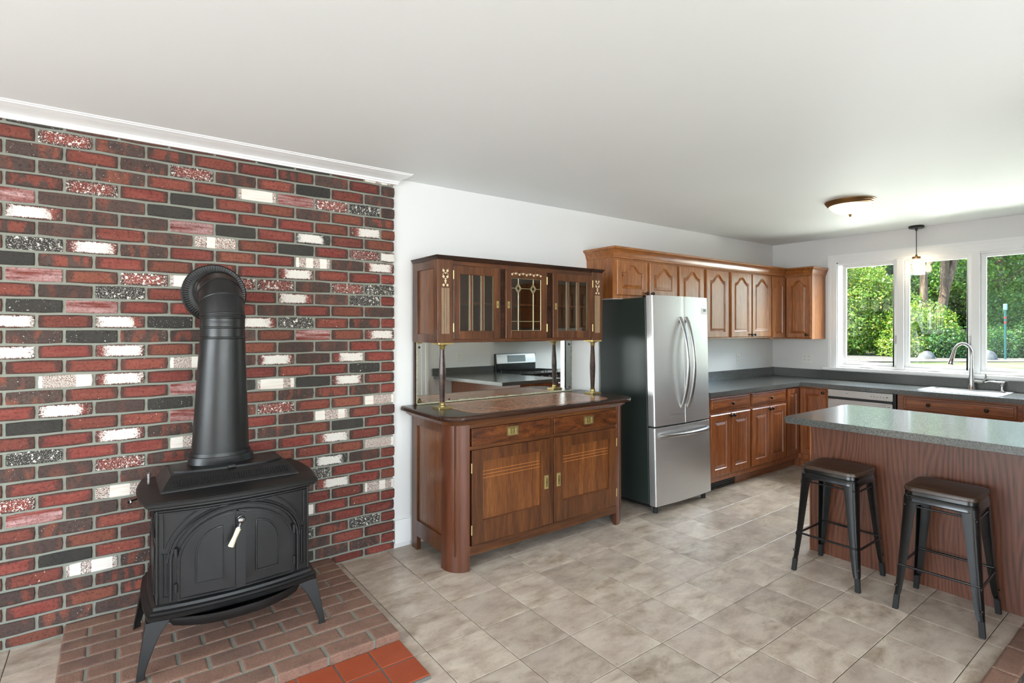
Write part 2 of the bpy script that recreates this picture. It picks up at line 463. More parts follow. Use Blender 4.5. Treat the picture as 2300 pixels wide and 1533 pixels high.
BK = {'r': 'red', 'o': 'rust', 'R': 'redspot', 'n': 'brown', 'k': 'black', 'K': 'blackspot', 'm': 'mixed', 'M': 'mixdark',
      'p': 'pink', 's': 'speck', 'S': 'speckdark', 'W': 'smear', 'V': 'smear2', 'w': 'blocky'}
BM = {c: brick_mat(n) for c, n in BK.items()}

def hearth_brick():
    t = NT('hearth_brick'); rnd = t.rand()
    offs = t.n('CombineXYZ'); t.put(offs.inputs[0], t.math('MULTIPLY', rnd, 37.0)); t.put(offs.inputs[1], t.math('MULTIPLY', rnd, 13.0))
    v = t.vmath('ADD', t.coord('Object', (1, 1, 1)), offs.outputs[0])
    n1 = t.noise(v, 14, 4); n2 = t.noise(v, 120, 4, 0.65)
    a = t.mix(rnd, rgb(118, 86, 70), rgb(96, 70, 60))
    col = t.mix(n1, t.mix(t.ramp(rnd, [(0.8, 0.0), (0.9, 0.6)]), a, rgb(64, 54, 50)), rgb(146, 112, 94))
    col = t.mix(1.0, col, t.ramp(n2, [(0.3, 0.6), (0.5, 1.0)]), 'MULTIPLY')
    t.set(Base_Color=col, Roughness=0.75); t.bump(n2, 0.5, 0.004)
    return t.m
M['hbrick'] = hearth_brick()
def terracotta():
    t = NT('terracotta_quarry_tile'); rnd = t.rand()
    n = t.noise(t.coord('Object', (1, 1, 1)), 9, 4)
    col = t.mix(n, rgb(134, 58, 32), rgb(164, 78, 46)); col = t.mix(t.math('MULTIPLY', rnd, 0.4), col, rgb(150, 62, 34))
    t.set(Base_Color=col, Roughness=0.42); return t.m
M['terra'] = terracotta()
def floor_tile():
    t = NT('mottled_vinyl_tile'); rnd = t.rand()
    offs = t.n('CombineXYZ'); t.put(offs.inputs[0], t.math('MULTIPLY', rnd, 53.0)); t.put(offs.inputs[1], t.math('MULTIPLY', rnd, 29.0))
    c = t.coord('Object', (1, 1, 1))
    v = t.vmath('ADD', c, offs.outputs[0])
    v1 = t.vmath('MULTIPLY', v, (0.7, 1.25, 1.0))
    a = t.noise(v1, 8.5, 8, 0.68, 0.25); b = t.noise(v, 46, 4, 0.7, 0.6); g = t.noise(v1, 3.2, 3, 0.5, 0.2); e = t.noise(v, 170, 3, 0.7, 0.4)
    col = t.ramp(a, [(0.30, rgb(140, 122, 104)), (0.44, rgb(174, 158, 140)), (0.56, rgb(198, 184, 166)), (0.72, rgb(214, 202, 184))])
    col = t.mix(t.ramp(g, [(0.38, 0.0), (0.65, 0.55)]), col, rgb(178, 162, 150))
    col = t.mix(t.ramp(b, [(0.60, 0.0), (0.72, 0.45)]), col, rgb(116, 98, 80))
    col = t.mix(t.ramp(e, [(0.62, 0.0), (0.70, 0.35)]), col, rgb(80, 66, 52))
    br = t.math('ADD', t.math('MULTIPLY', rnd, 0.26), 0.84)
    bc = t.n('CombineXYZ')
    for q in range(3): t.put(bc.inputs[q], br)
    col = t.mix(1.0, col, bc.outputs[0], 'MULTIPLY')
    t.set(Base_Color=col, Roughness=t.ramp(b, [(0.3, 0.30), (0.8, 0.42)]), Specular_IOR_Level=0.5)
    t.bump(t.math('ADD', b, t.math('MULTIPLY', a, 1.0)), 0.10, 0.004)
    return t.m
M['tile'] = floor_tile()

# ================================================================== SETTING
XB, YA, HC = 6.484, 3.40, 2.506       # window wall, long wall, ceiling
YO = 0.13                             # wall opposite (range wall)
XL, YR = -3.3, -3.7                   # walls behind the camera

# ---- floor with single tiles
fl = struct(MB().box(XL, XB+0.2, YR, YA+0.1, -0.12, -0.003).build('floor', M['tilegap']), 'beige mottled square tile floor')
SX, SY, OX, OY, ROT = 0.3089, 0.3047, 0.8555, 3.1361, 0.0057
tm = MB()
g = 0.0016
rings = [[(-SX/2+g, -SY/2+g, -0.004), (SX/2-g, -SY/2+g, -0.004), (SX/2-g, SY/2-g, -0.004), (-SX/2+g, SY/2-g, -0.004)],
         [(-SX/2+g, -SY/2+g, -0.0012), (SX/2-g, -SY/2+g, -0.0012), (SX/2-g, SY/2-g, -0.0012), (-SX/2+g, SY/2-g, -0.0012)],
         [(-SX/2+g+.002, -SY/2+g+.002, 0), (SX/2-g-.002, -SY/2+g+.002, 0), (SX/2-g-.002, SY/2-g-.002, 0), (-SX/2+g+.002, SY/2-g-.002, 0)]]
tm.loft(rings)
t0 = tm.build('tile', M['tile'], fl); tmesh = t0.data
bpy.data.objects.remove(t0)
cells = []
for i in range(-14, 19):
    for j in range(-2, 24):
        a = OX + (i+0.5)*SX; b = OY - (j-0.5)*SY
        x = a*math.cos(ROT) - b*math.sin(ROT); y = a*math.sin(ROT) + b*math.cos(ROT)
        if x < XL+0.1 or x > XB+0.1 or y < YR+0.1 or y > YA+0.05: continue
        # visible from the camera: on screen and not wholly beneath furniture
        d = x*0.5932 + y*0.8050; r = x*0.8050 - y*0.5932
        vis = False
        if d > 0.5:
            px = 1150 + 1204*r/d; py = 737.3 + 1204*CAMH/d
            pad = 0.22*1204/d
            vis = -pad < px < 2300+pad and py < 1533+pad
        under = (y > 2.95 and x > 1.7) or (x > 5.95) or (-0.05 < x < 0.95 and y > 2.5) or (x > 3.95 and y < 1.6)
        cells.append((not vis or under, d if d > 0 else 99, x, y))
cells.sort()
rest = MB()
for k, (hid, d, x, y) in enumerate(cells):
    if k < 290 and not hid:
        o = bpy.data.objects.new('tile', tmesh); COL.objects.link(o); o.parent = fl
        o.location = (x, y, 0); o.rotation_euler = (0, 0, ROT)
    else:
        c, s_ = math.cos(ROT), math.sin(ROT)
        rest.loft([[(x+p[0]*c-p[1]*s_, y+p[0]*s_+p[1]*c, p[2]) for p in R] for R in rings])
o = rest.build('tile_field', M['tile'], fl, recalc=False); o['kind'] = 'stuff'

# ---- ceiling and walls
struct(MB().box(XL-0.2, XB+0.25, YR-0.2, YA+0.2, HC, HC+0.2).build('ceiling', M['ceiling']), 'plain off-white ceiling')
struct(MB().box(1.40, XB+0.2, YA, YA+0.15, -0.1, HC+0.05).build('wall_back', M['wall']), 'plain white painted kitchen wall')
# window wall with its opening
WY0, WY1, WZ0, WZ1 = 0.80, 2.672, 1.062, 2.223
w = MB()
w.box(XB, XB+0.16, YO-0.1, WY0, -0.1, HC+0.05); w.box(XB, XB+0.16, WY1, YA+0.1, -0.1, HC+0.05)
w.box(XB, XB+0.16, WY0, WY1, -0.1, WZ0); w.box(XB, XB+0.16, WY0, WY1, WZ1, HC+0.05)
struct(w.build('wall_right', M['wall']), 'white wall around the kitchen window')
struct(MB().box(3.05, XB+0.1, YO-0.12, YO, -0.1, HC+0.05).build('wall_front', M['wall']), 'white wall behind the range')
# walls behind the camera, with window openings
w = MB(); a0, a1, b0, b1 = -1.3, 2.0, 0.7, 2.2
w.box(XL-0.15, XL, YR-0.1, a0, -0.1, HC+0.05); w.box(XL-0.15, XL, a1, YA+0.1, -0.1, HC+0.05)
w.box(XL-0.15, XL, a0, a1, -0.1, b0); w.box(XL-0.15, XL, a0, a1, b1, HC+0.05)
struct(w.build('wall_side', M['wall']), 'white wall with a wide window, behind the camera')
w = MB(); c0, c1 = -1.6, 2.8
w.box(XL-0.1, c0, YR-0.15, YR, -0.1, HC+0.05); w.box(c1, 3.35, YR-0.15, YR, -0.1, HC+0.05)
w.box(c0, c1, YR-0.15, YR, -0.1, b0); w.box(c0, c1, YR-0.15, YR, b1, HC+0.05)
struct(w.build('wall_rear', M['wall']), 'white wall with a wide window, behind the camera')
struct(MB().box(3.2, 3.35, YR, YO-0.12, -0.1, HC+0.05).build('wall_inner', M['wall']), 'plain white partition wall')
for nm, mb in (('window_2', [(XL-0.11, XL-0.05, y, y+0.06, b0, b1) for y in (a0, -0.23, 0.87, a1-0.06)] + [(XL-0.11, XL-0.05, a0, a1, b0, b0+0.06), (XL-0.11, XL-0.05, a0, a1, b1-0.06, b1)]),
               ('window_3', [(x, x+0.06, YR-0.11, YR-0.05, b0, b1) for x in (c0, -0.13, 1.33, c1-0.06)] + [(c0, c1, YR-0.11, YR-0.05, b0, b0+0.06), (c0, c1, YR-0.11, YR-0.05, b1-0.06, b1)])):
    m_ = MB()
    for bx in mb: m_.box(*bx)
    struct(m_.build(nm, M['trim'], bevel=0.004), 'white framed window behind the camera')

# ---- brick wall: every brick
def course_top(k): return 0.059 + 0.0713*k if k <= 19 else 1.4137 + 0.0735*(k-19)
BX1 = 1.509
ROWS = {34: 'rKoorrkkrw', 33: 'RsMmRrmnrn', 32: 'rMRMsnRkRn', 31: 'nMMRRwpsSn', 30: 'omsrkRonom', 29: 'pnnkrRroWo', 28: 'oWnnpkrVRo',
        27: 'mnRnwokrsW', 26: 'oSWMrorwnW', 25: 'kmrorrWRrr', 24: 'rposwssnsS', 23: 'RnSRrrWnSr', 22: 'oKprrrnron', 21: 'WRWKrWSRmr',
        20: 'oMKMmnopoW', 19: 'WrWoronnrR', 18: 'rRRRwnWnWr', 17: 'MwWrrrRrKR', 16: 'rMRrpkwkWR', 15: 'rWnKroMmMr', 14: 'okRRpMsRow',
        13: 'RrWMrrnwRr', 12: 'oSrrwrMokr', 11: 'MnsmrrrWRr', 10: 'rrnnrroRow', 9: 'srwrrrRVnR', 8: 'rpnorrrSrr', 7: 'RMRrrrnWro',
        6: 'nnorrrrrRw', 5: 'rkRrrrwrRr', 4: 'oRwMrrrnrr', 3: 'mnmrrrSmSr', 2: 'rromorrnRR', 1: 'nMnrrrkMMr', 0: 'oorrrrrrrr'}
ROWS[27] = 'mnRnwokrsW'
brick_var = {}
def brick_mesh(L, H, D, seed, name='brick'):
    """worn brick: face outline slightly uneven, edges rounded"""
    rg = random.Random(seed)
    hx, hz = L/2, H/2
    def ring(ins, y, jit):
        pts = []
        for (ax, az) in ((-1, -1), (-0.33, -1), (0.33, -1), (1, -1), (1, 0), (1, 1), (0.33, 1), (-0.33, 1), (-1, 1), (-1, 0)):
            x = ax*(hx-ins); z = az*(hz-ins)
            if abs(ax) == 1 and abs(az) == 1: x -= ax*0.0022; z -= az*0.0022
            pts.append((x + rg.uniform(-jit, jit), y + rg.uniform(-jit, jit)*0.4, z + rg.uniform(-jit, jit)))
        return pts
    m = MB(); m.loft([ring(0, D, 0), ring(0, 0.0035, 0.0011), ring(0.0028, 0, 0.0009)])
    me = bpy.data.meshes.new(name); me.from_pydata([tuple(v) for v in m.v], [], m.f)
    bm = bmesh.new(); bm.from_mesh(me); bmesh.ops.recalc_face_normals(bm, faces=bm.faces); bm.to_mesh(me); bm.free()
    me.materials.append(BM['r']); return me
def get_brick(L, H):
    key = (round(L, 3), round(H, 4)); lst = brick_var.setdefault(key, [])
    if len(lst) < 5: lst.append(brick_mesh(L, H, 0.05, len(brick_var)*31+len(lst)))
    return random.choice(lst)
wb = struct(MB().box(-2.2, BX1-0.012, YA-0.0135, YA+0.15, -0.05, HC+0.02).build('wall_left', M['mortar']), 'red and dark brick feature wall with grey mortar')
FY = 3.38
bricks = []
for k in range(35):
    zt = min(course_top(k), 2.498); zb = max(course_top(k-1), 0.004) if k else 0.004
    zc = (zt+zb)/2; H = zt - zb - 0.0098
    odd = k % 2
    o0 = -0.307 if odd else -0.206
    row = ROWS[k]
    i0 = -1 if odd else -2
    for i in range(-9, 9):
        x0 = o0 + 0.2145*i + 0.0050; x1 = o0 + 0.2145*(i+1) - 0.0050
        if x1 > BX1: x1 = BX1
        if x1 - x0 < 0.03 or x0 < -2.19: continue
        q = i - i0
        code = row[q] if 0 <= q < len(row) else random.choice('rrRonmkpWsM')
        xc = (x0+x1)/2
        d = xc*0.5932 + FY*0.8050; px = 1150 + 1204*(xc*0.8050-FY*0.5932)/d; py = 737.3 - 1204*(zc-CAMH)/d
        area = (1204/d)**2*H*(x1-x0)
        if px < -40: area = 0.2
        elif px < 0: area *= 0.45
        if 0.06 < xc < 0.78 and 0.36 < zc < 0.72 : area = 0.1           # behind the stove
        if zc < 0.06 and -0.2 < xc < 1.07: area = 0.1
        if k == 34: area *= 0.3
        bricks.append((area, xc, zc, x1-x0, H, code, k, i))
bricks.sort(reverse=True)
restb = {}
for n_, (area, xc, zc, L, H, code, k, i) in enumerate(bricks):
    me = get_brick(L, H)
    if n_ < 298 and area > 1:
        o = bpy.data.objects.new('brick', me); COL.objects.link(o); o.parent = wb
        o.location = (xc, FY + random.uniform(-0.0018, 0.0018), zc + random.uniform(-0.0008, 0.0008))
        o.rotation_euler = (0, random.uniform(-0.006, 0.006), 0)
        o.material_slots[0].link = 'OBJECT'; o.material_slots[0].material = BM[code]
    else:
        restb.setdefault(code, []).append((me, xc, zc))
ms = bpy.data.meshes.new('brick_field'); V = []; F = []; MI = []; codes = list(restb)
for ci, code in enumerate(codes):
    for me, xc, zc in restb[code]:
        b = len(V); V += [(v.co.x+xc, v.co.y+FY, v.co.z+zc) for v in me.vertices]
        for p in me.polygons: F.append([b+q for q in p.vertices]); MI.append(ci)
ms.from_pydata(V, [], F)
for code in codes: ms.materials.append(BM[code])
ms.polygons.foreach_set('material_index', MI)
o = bpy.data.objects.new('brick_field', ms); COL.objects.link(o); o.parent = wb; o['kind'] = 'stuff'

# ---- crown moulding over the brick, baseboard
prof = [(0, 2.458), (0.012, 2.458), (0.014, 2.466), (0.022, 2.470), (0.026, 2.478), (0.05, 2.484), (0.085, 2.489), (0.115, 2.493), (0.123, 2.4955), (0.135, 2.4965), (0.138, 2.5005), (0.148, 2.502), (0.150, HC), (0, HC)]
m_ = MB()
xa, xe = -2.2, 1.523
rl = [(xa, FY+0.02-p[0]-0.02 if False else FY-p[0], p[1]) for p in prof]
rr = [(xe + p[0]*0.35, FY-p[0], p[1]) for p in prof]
m_.loft([rl, rr])
struct(m_.build('trim_1', M['trim'], smooth=30), 'white crown moulding above the brick wall')
struct(MB().box(1.513, 1.64, YA-0.014, YA, 0.03, 0.19).box(1.513, 1.64, YA-0.009, YA, 0.19, 0.198).build('baseboard_back', M['trim'], bevel=0.002), 'tall white baseboard beside the brick wall')

# ---- kitchen window
wn = thing('window_1', 'three-pane white window over the sink', 'window', (XB, 1.7, WZ0))
del wn['category']; wn['kind'] = 'structure'
T = TB(XB, WY1, 0)
Lw = WY1-WY0
# casing: stepped boards round the opening
for (e0, e1, th) in ((0.0, 0.024, 0.013), (0.024, 0.060, 0.017), (0.060, 0.084, 0.024)):
    m_ = MB(T)
    out_ = [(-e1, WZ0-0.004), (-e0, WZ0-0.004), (-e0, WZ1+e0), (Lw+e0, WZ1+e0), (Lw+e0, WZ0-0.004), (Lw+e1, WZ0-0.004), (Lw+e1, WZ1+e1), (-e1, WZ1+e1)]
    m_.prism(out_, 0, th)
    m_.build('casing', M['trim'], wn)
m_ = MB(T); m_.box(-0.14, Lw+0.14, WZ0-0.036, WZ0-0.002, -0.12, 0.052); m_.build('window_sill', M['trim'], wn, bevel=0.008, bseg=3)
m_ = MB(T); m_.box(-0.09, Lw+0.09, WZ0-0.045, WZ0-0.034, 0, 0.020); m_.build('apron', M['trim'], wn, bevel=0.003)
m_ = MB(T)  # jamb liner
m_.box(0, 0.012, WZ0, WZ1, -0.16, 0.0); m_.box(Lw-0.012, Lw, WZ0, WZ1, -0.16, 0); m_.box(0, Lw, WZ1-0.012, WZ1, -0.16, 0)
m_.build('jamb', M['trim'], wn)
sashes = [(0.0, 0.592), (0.592, 1.195), (1.195, Lw)]
for (s0, s1) in sashes:
    fm = MB(T)
    if s0 > 0: fm.box(s0-0.026, s0+0.036, WZ0, WZ1, -0.10, -0.012)
    fr = fm.box(s0+0.0, s1, WZ0, WZ0+0.028, -0.10, -0.03).box(s0, s1, WZ1-0.03, WZ1, -0.10, -0.03).build('mullion', M['trim'], wn, bevel=0.003)
    sm = MB(T); a_, b_ = s0+0.036, s1-0.028
    z0_, z1_ = WZ0+0.026, WZ1-0.028
    sm.box(a_, a_+0.036, z0_, z1_, -0.085, -0.045); sm.box(b_-0.036, b_, z0_, z1_, -0.085, -0.045)
    sm.box(a_+0.036, b_-0.036, z0_, z0_+0.036, -0.085, -0.045); sm.box(a_+0.036, b_-0.036, z1_-0.036, z1_, -0.085, -0.045)
    so = sm.build('sash', M['trim'], wn, bevel=0.006)
    MB(T).box(a_+0.03, b_-0.03, z0_+0.03, z1_-0.03, -0.068, -0.062).build('pane', M['pane'], so)
    um = (a_+b_)/2 - 0.02
    hm = MB(T); hm.box(um-0.05, um+0.05, z0_-0.022, z0_+0.004, -0.045, -0.020); hm.tube([(um-0.02, z0_-0.002, -0.018), (um+0.03, z0_+0.012, -0.012), (um+0.05, z0_+0.002, -0.012)], 0.006, 6)
    hm.build('crank', M['plate'], so, bevel=0.002)
    MB(T).box(b_-0.02, b_-0.006, 1.33, 1.42, -0.045, -0.030).build('latch', M['chrome'], so, bevel=0.002)

# ---- outlets
def outlet(name, T, u, v, w_, h_, label, gang=1):
    r = thing(name, label, 'outlet', T(u, v, 0))
    MB(T).box(u-w_/2, u+w_/2, v-h_/2, v+h_/2, -0.001, 0.005).build('cover_plate', M['plate'], r, bevel=0.003)
    for g_ in range(gang):
        uc = u + (g_-(gang-1)/2)*0.046
        for dv in (-0.019, 0.019):
            rc = MB(T).prism(rrect(uc-0.0165, uc+0.0165, v+dv-0.013, v+dv+0.013, 0.008), 0.004, 0.007).build('receptacle', M['plate'], r)
            MB(T).box(uc-0.008, uc-0.005, v+dv-0.004, v+dv+0.006, 0.006, 0.0074).box(uc+0.004, uc+0.007, v+dv-0.004, v+dv+0.005, 0.006, 0.0074).build('slot', M['black'], rc)
    return r
outlet('wall_outlet', TA(0, YA), 5.715, 1.147, 0.072, 0.117, 'white wall outlet above the counter beside the fridge')
outlet('wall_outlet', TB(XB, 0), -2.994, 1.143, 0.122, 0.117, 'white double wall outlet plate beside the window', 2)
outlet('wall_outlet', TC(0, YO), -3.90, 1.17, 0.072, 0.117, 'white wall outlet reflected in the sideboard mirror')

# ================================================================== HEARTH
hz = 0.057
HX0, HX1, HY0, HY1 = -0.205, 1.080, 2.36, 3.372
h = thing('brick_hearth', 'low raised brick hearth under the wood stove', 'hearth', (0.44, 2.86, 0))
MB().box(HX0+0.004, HX1-0.004, HY0+0.006, HY1, 0.0, hz-0.005).build('mortar_bed', M['mortar'], h)
yj = [HY1+0.004, 3.283, 3.187, 3.091, 2.992, 2.892, 2.787, 2.680, 2.573, 2.463, HY0-0.004]
hb = {}
def hearth_mesh(L, D, H, v):
    rg = random.Random(v*7+int(L*1000)); m = MB()
    def ring(i, z, j): return [(ax*(L/2-i)+rg.uniform(-j, j), ay*(D/2-i)+rg.uniform(-j, j), z+rg.uniform(-j, j)*0.6) for ax, ay in ((-1,-1),(0,-1),(1,-1),(1,0),(1,1),(0,1),(-1,1),(-1,0))]
    m.loft([ring(0, -H/2, 0), ring(0, H/2-0.006, 0.001), ring(0.0035, H/2-0.0015, 0.001), ring(0.010, H/2, 0.0006)])
    me = bpy.data.meshes.new('brick'); me.from_pydata([tuple(x) for x in m.v], [], m.f)
    bm = bmesh.new(); bm.from_mesh(me); bmesh.ops.recalc_face_normals(bm, faces=bm.faces); bm.to_mesh(me); bm.free()
    me.materials.append(M['hbrick']); return me
for r_ in range(10):
    y1, y0 = yj[r_]-0.004, yj[r_+1]+0.004
    xs = [HX0-0.003] + [v for v in [(0.002 if r_ % 2 == 0 else -0.106)+0.2125*k for k in range(-2, 8)] if HX0+0.04 < v < HX1-0.04] + [HX1+0.003]
    for a_, b_ in zip(xs[:-1], xs[1:]):
        L, D = b_-a_-0.010, y1-y0
        key = (round(L, 2), round(D, 3), random.randint(0, 2))
        if key not in hb: hb[key] = hearth_mesh(L, D, hz-0.002, len(hb))
        o = bpy.data.objects.new('brick', hb[key]); COL.objects.link(o); o.parent = h
        o.location = Vector(((a_+b_)/2, (y0+y1)/2, hz/2+0.001+random.uniform(-0.001, 0.001))) - wloc(h)
        o.rotation_euler = (random.uniform(-.006, .006), random.uniform(-.004, .004), random.choice((0, PI)))
ap = thing('terracotta_apron', 'strip of terracotta tiles on the floor before the brick hearth', 'tile strip', (0.44, 2.20, 0))
MB().box(HX0, 1.076, 2.040, 2.357, 0.0, 0.0135).build('grout_bed', M['grout'], ap, bevel=0.002)
tmv = None
for r_ in range(2):
    for c_ in range(8):
        x1 = 1.076 - c_*0.1585; x0 = x1-0.1585+0.008; y1 = 2.357-r_*0.1585; y0 = y1-0.1585+0.008
        if tmv is None:
            a_, b_ = 0.1505/2, 0.1505/2; m = MB()
            m.loft([[(-a_,-b_,-.006),(a_,-b_,-.006),(a_,b_,-.006),(-a_,b_,-.006)], [(-a_,-b_,.004),(a_,-b_,.004),(a_,b_,.004),(-a_,b_,.004)], [(-a_+.003,-b_+.003,.006),(a_-.003,-b_+.003,.006),(a_-.003,b_-.003,.006),(-a_+.003,b_-.003,.006)]])
            t_ = m.build('tile', M['terra']); tmv = t_.data; bpy.data.objects.remove(t_)
        o = bpy.data.objects.new('tile', tmv); COL.objects.link(o); o.parent = ap
        o.location = Vector(((x0+x1)/2, (y0+y1)/2, 0.012+random.uniform(-.0006, .0006))) - wloc(ap)
bp = thing('brick_paving', 'patch of flat brick paving on the floor near the bar stools', 'paving', (3.0, 0.4, 0))
MB().box(2.2, 3.765, YO+0.002, 0.642, 0.0, 0.008).build('grout_bed', M['grout'], bp)
for r_ in range(5):
    y1 = 0.642 - r_*0.1025; y0 = y1-0.0925
    x = 3.324 + 0.26*2 - (0.13 if r_ % 2 else 0)
    while x > 2.25:
        a_, b_ = max(x-0.26+0.009, 2.2), min(x, 3.762); x -= 0.26
        if b_-a_ < 0.03: continue
        key = (round(b_-a_, 2), round(y1-y0, 3), 9)
        if key not in hb: hb[key] = hearth_mesh(b_-a_, y1-y0, 0.018, len(hb))
        o = bpy.data.objects.new('brick', hb[key]); COL.objects.link(o); o.parent = bp
        o.location = Vector(((a_+b_)/2, (y0+y1)/2, 0.0095)) - wloc(bp)

# ================================================================== WOOD STOVE
sxc = 0.44
st = thing('wood_stove', 'black cast-iron wood stove with double arched doors on the brick hearth', 'stove', (sxc, 2.90, hz))
def plan(Wd, yf, yb, bow, bulge, z, nf=10, ns=6):
    P = []
    for i in range(nf+1):
        x = -Wd + 2*Wd*i/nf
        P.append((sxc+x, yf - bow*(1-(x/Wd)**2), z))
    for i in range(1, ns): P.append((sxc+Wd+bulge*math.sin(PI*i/ns), yf+(yb-yf)*i/ns, z))
    P.append((sxc+Wd, yb, z)); P.append((sxc-Wd, yb, z))
    for i in range(ns-1, 0, -1): P.append((sxc-Wd-bulge*math.sin(PI*i/ns), yf+(yb-yf)*i/ns, z))
    return P
YB = 3.14; BOW = 0.040
MB().loft([plan(.322, 2.676, YB-.01, BOW, .012, .270), plan(.338, 2.662, YB, BOW, .016, .280), plan(.340, 2.660, YB, BOW, .016, .296), plan(.330, 2.668, YB, BOW, .014, .300),
           plan(.330, 2.668, YB, BOW, .014, .309), plan(.320, 2.678, YB, BOW, .010, .314), plan(.319, 2.680, YB, BOW, .008, .326), plan(.310, 2.688, YB, BOW, .006, .332)]).build('base', M['iron'], st, smooth=25)
body = MB().loft([plan(.308, 2.690, YB-.005, BOW, .004, .330), plan(.308, 2.690, YB-.005, BOW, .004, .735)]).build('firebox', M['iron'], st, smooth=25)
MB().loft([plan(.312, 2.686, YB, BOW, .006, .722), plan(.320, 2.678, YB, BOW, .014, .730), plan(.334, 2.664, YB, BOW, .022, .737), plan(.334, 2.664, YB, BOW, .022, .744),
           plan(.344, 2.654, YB, BOW, .027, .750), plan(.345, 2.653, YB, BOW, .028, .762), plan(.338, 2.660, YB, BOW, .026, .769)]).build('top_plate', M['iron'], st, smooth=25)
def rect(x0, x1, y0, y1, z): return [(x0, y0, z), (x1, y0, z), (x1, y1, z), (x0, y1, z)]
hd = MB().loft([rect(.150, .735, 2.785, 3.13, .768), rect(.156, .729, 2.790, 3.13, .776), rect(.196, .690, 2.862, 3.115, .824)]).build('hood', M['iron'], st, bevel=0.003)
lv = MB()
for i in range(46):
    x = .196 + (.690-.196)*(i+.5)/46
    a_ = (2.803, .785); b_ = (2.836, .8065)
    n_ = Vector((0, -(.824-.776), 0)).normalized()
    off = Vector((0, -0.0028, 0.0042))
    for (w_, k_) in ((0.0032, 1.0),):
        lv.loft([[(x-w_/2, a_[0], a_[1]), (x+w_/2, a_[0], a_[1]), (x+w_/2, b_[0], b_[1]), (x-w_/2, b_[0], b_[1])],
                 [(x-w_*.35, a_[0]+off.y, a_[1]+off.z), (x+w_*.35, a_[0]+off.y, a_[1]+off.z), (x+w_*.35, b_[0]+off.y, b_[1]+off.z), (x-w_*.35, b_[0]+off.y, b_[1]+off.z)]])
lv.build('louvre', M['ironedge'], st)
lid = []
for i in range(13):
    x = -1 + 2*i/12; lid.append((sxc+0.002+x*.232, 2.905 - .042*(1-abs(x)**3)))
lid += [(sxc+.222, 2.97), (sxc+.15, 3.06), (sxc-.15, 3.06), (sxc-.222, 2.97)]
lo = MB().prism(lid, .822, .833).build('griddle_lid', M['iron'], st, bevel=0.003)
MB().box(.425, .460, 2.852, 2.872, .826, .840).build('lid_tab', M['iron'], lo, bevel=0.003)
# front relief: mapped on the bowed face
def FR(x, z, d): return (x, 2.690 - BOW*(1-((x-sxc)/.308)**2) - d, z)
def arch_door(x_in, x_out, z0, zs, zt, n=12):
    """quarter-arched leaf outline: straight inner edge, arched outer shoulder"""
    pts = [(x_in, z0), (x_out, z0)]
    for i in range(n+1):
        a = 0.5*PI*i/n
        pts.append((x_in + (x_out-x_in)*math.cos(a), zs + (zt-zs)*math.sin(a)))
    return pts
def slab(name, pts, d0, d1, mat, par, bev=0.003):
    # prism whose front follows the bow (outline subdivided along x)
    out = []
    for i in range(len(pts)):
        p, q = pts[i], pts[(i+1) % len(pts)]
        k = max(1, int(abs(q[0]-p[0])/0.03))
        for j in range(k): out.append((p[0]+(q[0]-p[0])*j/k, p[1]+(q[1]-p[1])*j/k))
    T_ = lambda u, v, n: FR(u, v, n)
    return MB(T_).prism(out, d0, d1).build(name, mat, par, bevel=bev)
def rim(mb, pts, d, r, closed=True):
    out = []
    n = len(pts)
    for i in range(n if closed else n-1):
        p, q = pts[i], pts[(i+1) % n]; k = max(1, int(math.hypot(q[0]-p[0], q[1]-p[1])/0.035))
        for j in range(k): out.append(FR(p[0]+(q[0]-p[0])*j/k, p[1]+(q[1]-p[1])*j/k, d))
    if not closed: out.append(FR(pts[-1][0], pts[-1][1], d))
    mb.tube(out, r, 6, closed=closed)
sp = .430
for (x_in, x_out, nm) in ((sp-.003, .205, 'left'), (sp+.003, .672, 'right')):
    sg = 1 if x_out > x_in else -1
    d_ = slab('door', arch_door(x_in, x_out, .338, .500, .688), .0, .014, M['iron'], st)
    ml = MB(); rim(ml, arch_door(x_in+sg*.006, x_out-sg*.008, .346, .500, .680), .014, .0032); ml.build('door_rim', M['ironedge'], d_, smooth=40)
    pn = arch_door(x_in+sg*(.055 if sg < 0 else .075), x_out-sg*.068, .400, .520, .628)
    pl = slab('door_panel', inset(pn, .004) if sg > 0 else pn, .010, .0165, M['iron'], d_, 0.004)
    ml = MB(); rim(ml, pn, .0155, .0036); ml.build('panel_rim', M['ironedge'], d_, smooth=40)
    for zz in (.395, .545):
        hx = x_out + sg*.004
        MB().lathe(FR(hx, zz, .012), (0, 0, 1), [(.008, -.018), (.008, .018)], 10).build('hinge', M['iron'], d_, smooth=40)
    if sg > 0:
        slab('meeting_strip', [(x_in-.010, .340), (x_in+.030, .340), (x_in+.030, .672), (x_in-.010, .686)], .012, .020, M['iron'], d_, .003)
        bx, bz = x_in+.008, .648
        hb_ = MB().lathe(FR(bx, bz, .016), (0, -1, 0), [(.013, 0), (.012, .008), (.006, .010), (.007, .014), (.014, .020), (.016, .028), (.012, .037), (.004, .041)], 16).build('handle_boss', M['nickel'], d_, smooth=50)
        p0 = Vector(FR(bx, bz, .045)); p1 = p0 + Vector((-.012, -.010, -.030)); p2 = p0 + Vector((-.046, -.022, -.100))
        MB().tube([p0, p0+(p1-p0)*.6, p1], [.0045, .0045, .006], 10).build('handle_stem', M['nickel'], d_, smooth=50)
        dv = (p2-p1)
        MB().tube([p1-dv*.02, p1, p1+dv*.08, p1+dv*.5, p1+dv*.96, p2], [.006, .0105, .0105, .0095, .0125, .011], 12).build('handle_grip', M['cream'], d_, smooth=40)
        MB().tube([p1-dv*.06, p1+dv*.01], [.011, .011], 12).build('handle_collar', M['nickel'], d_, smooth=40)
ml = MB()
ar = []
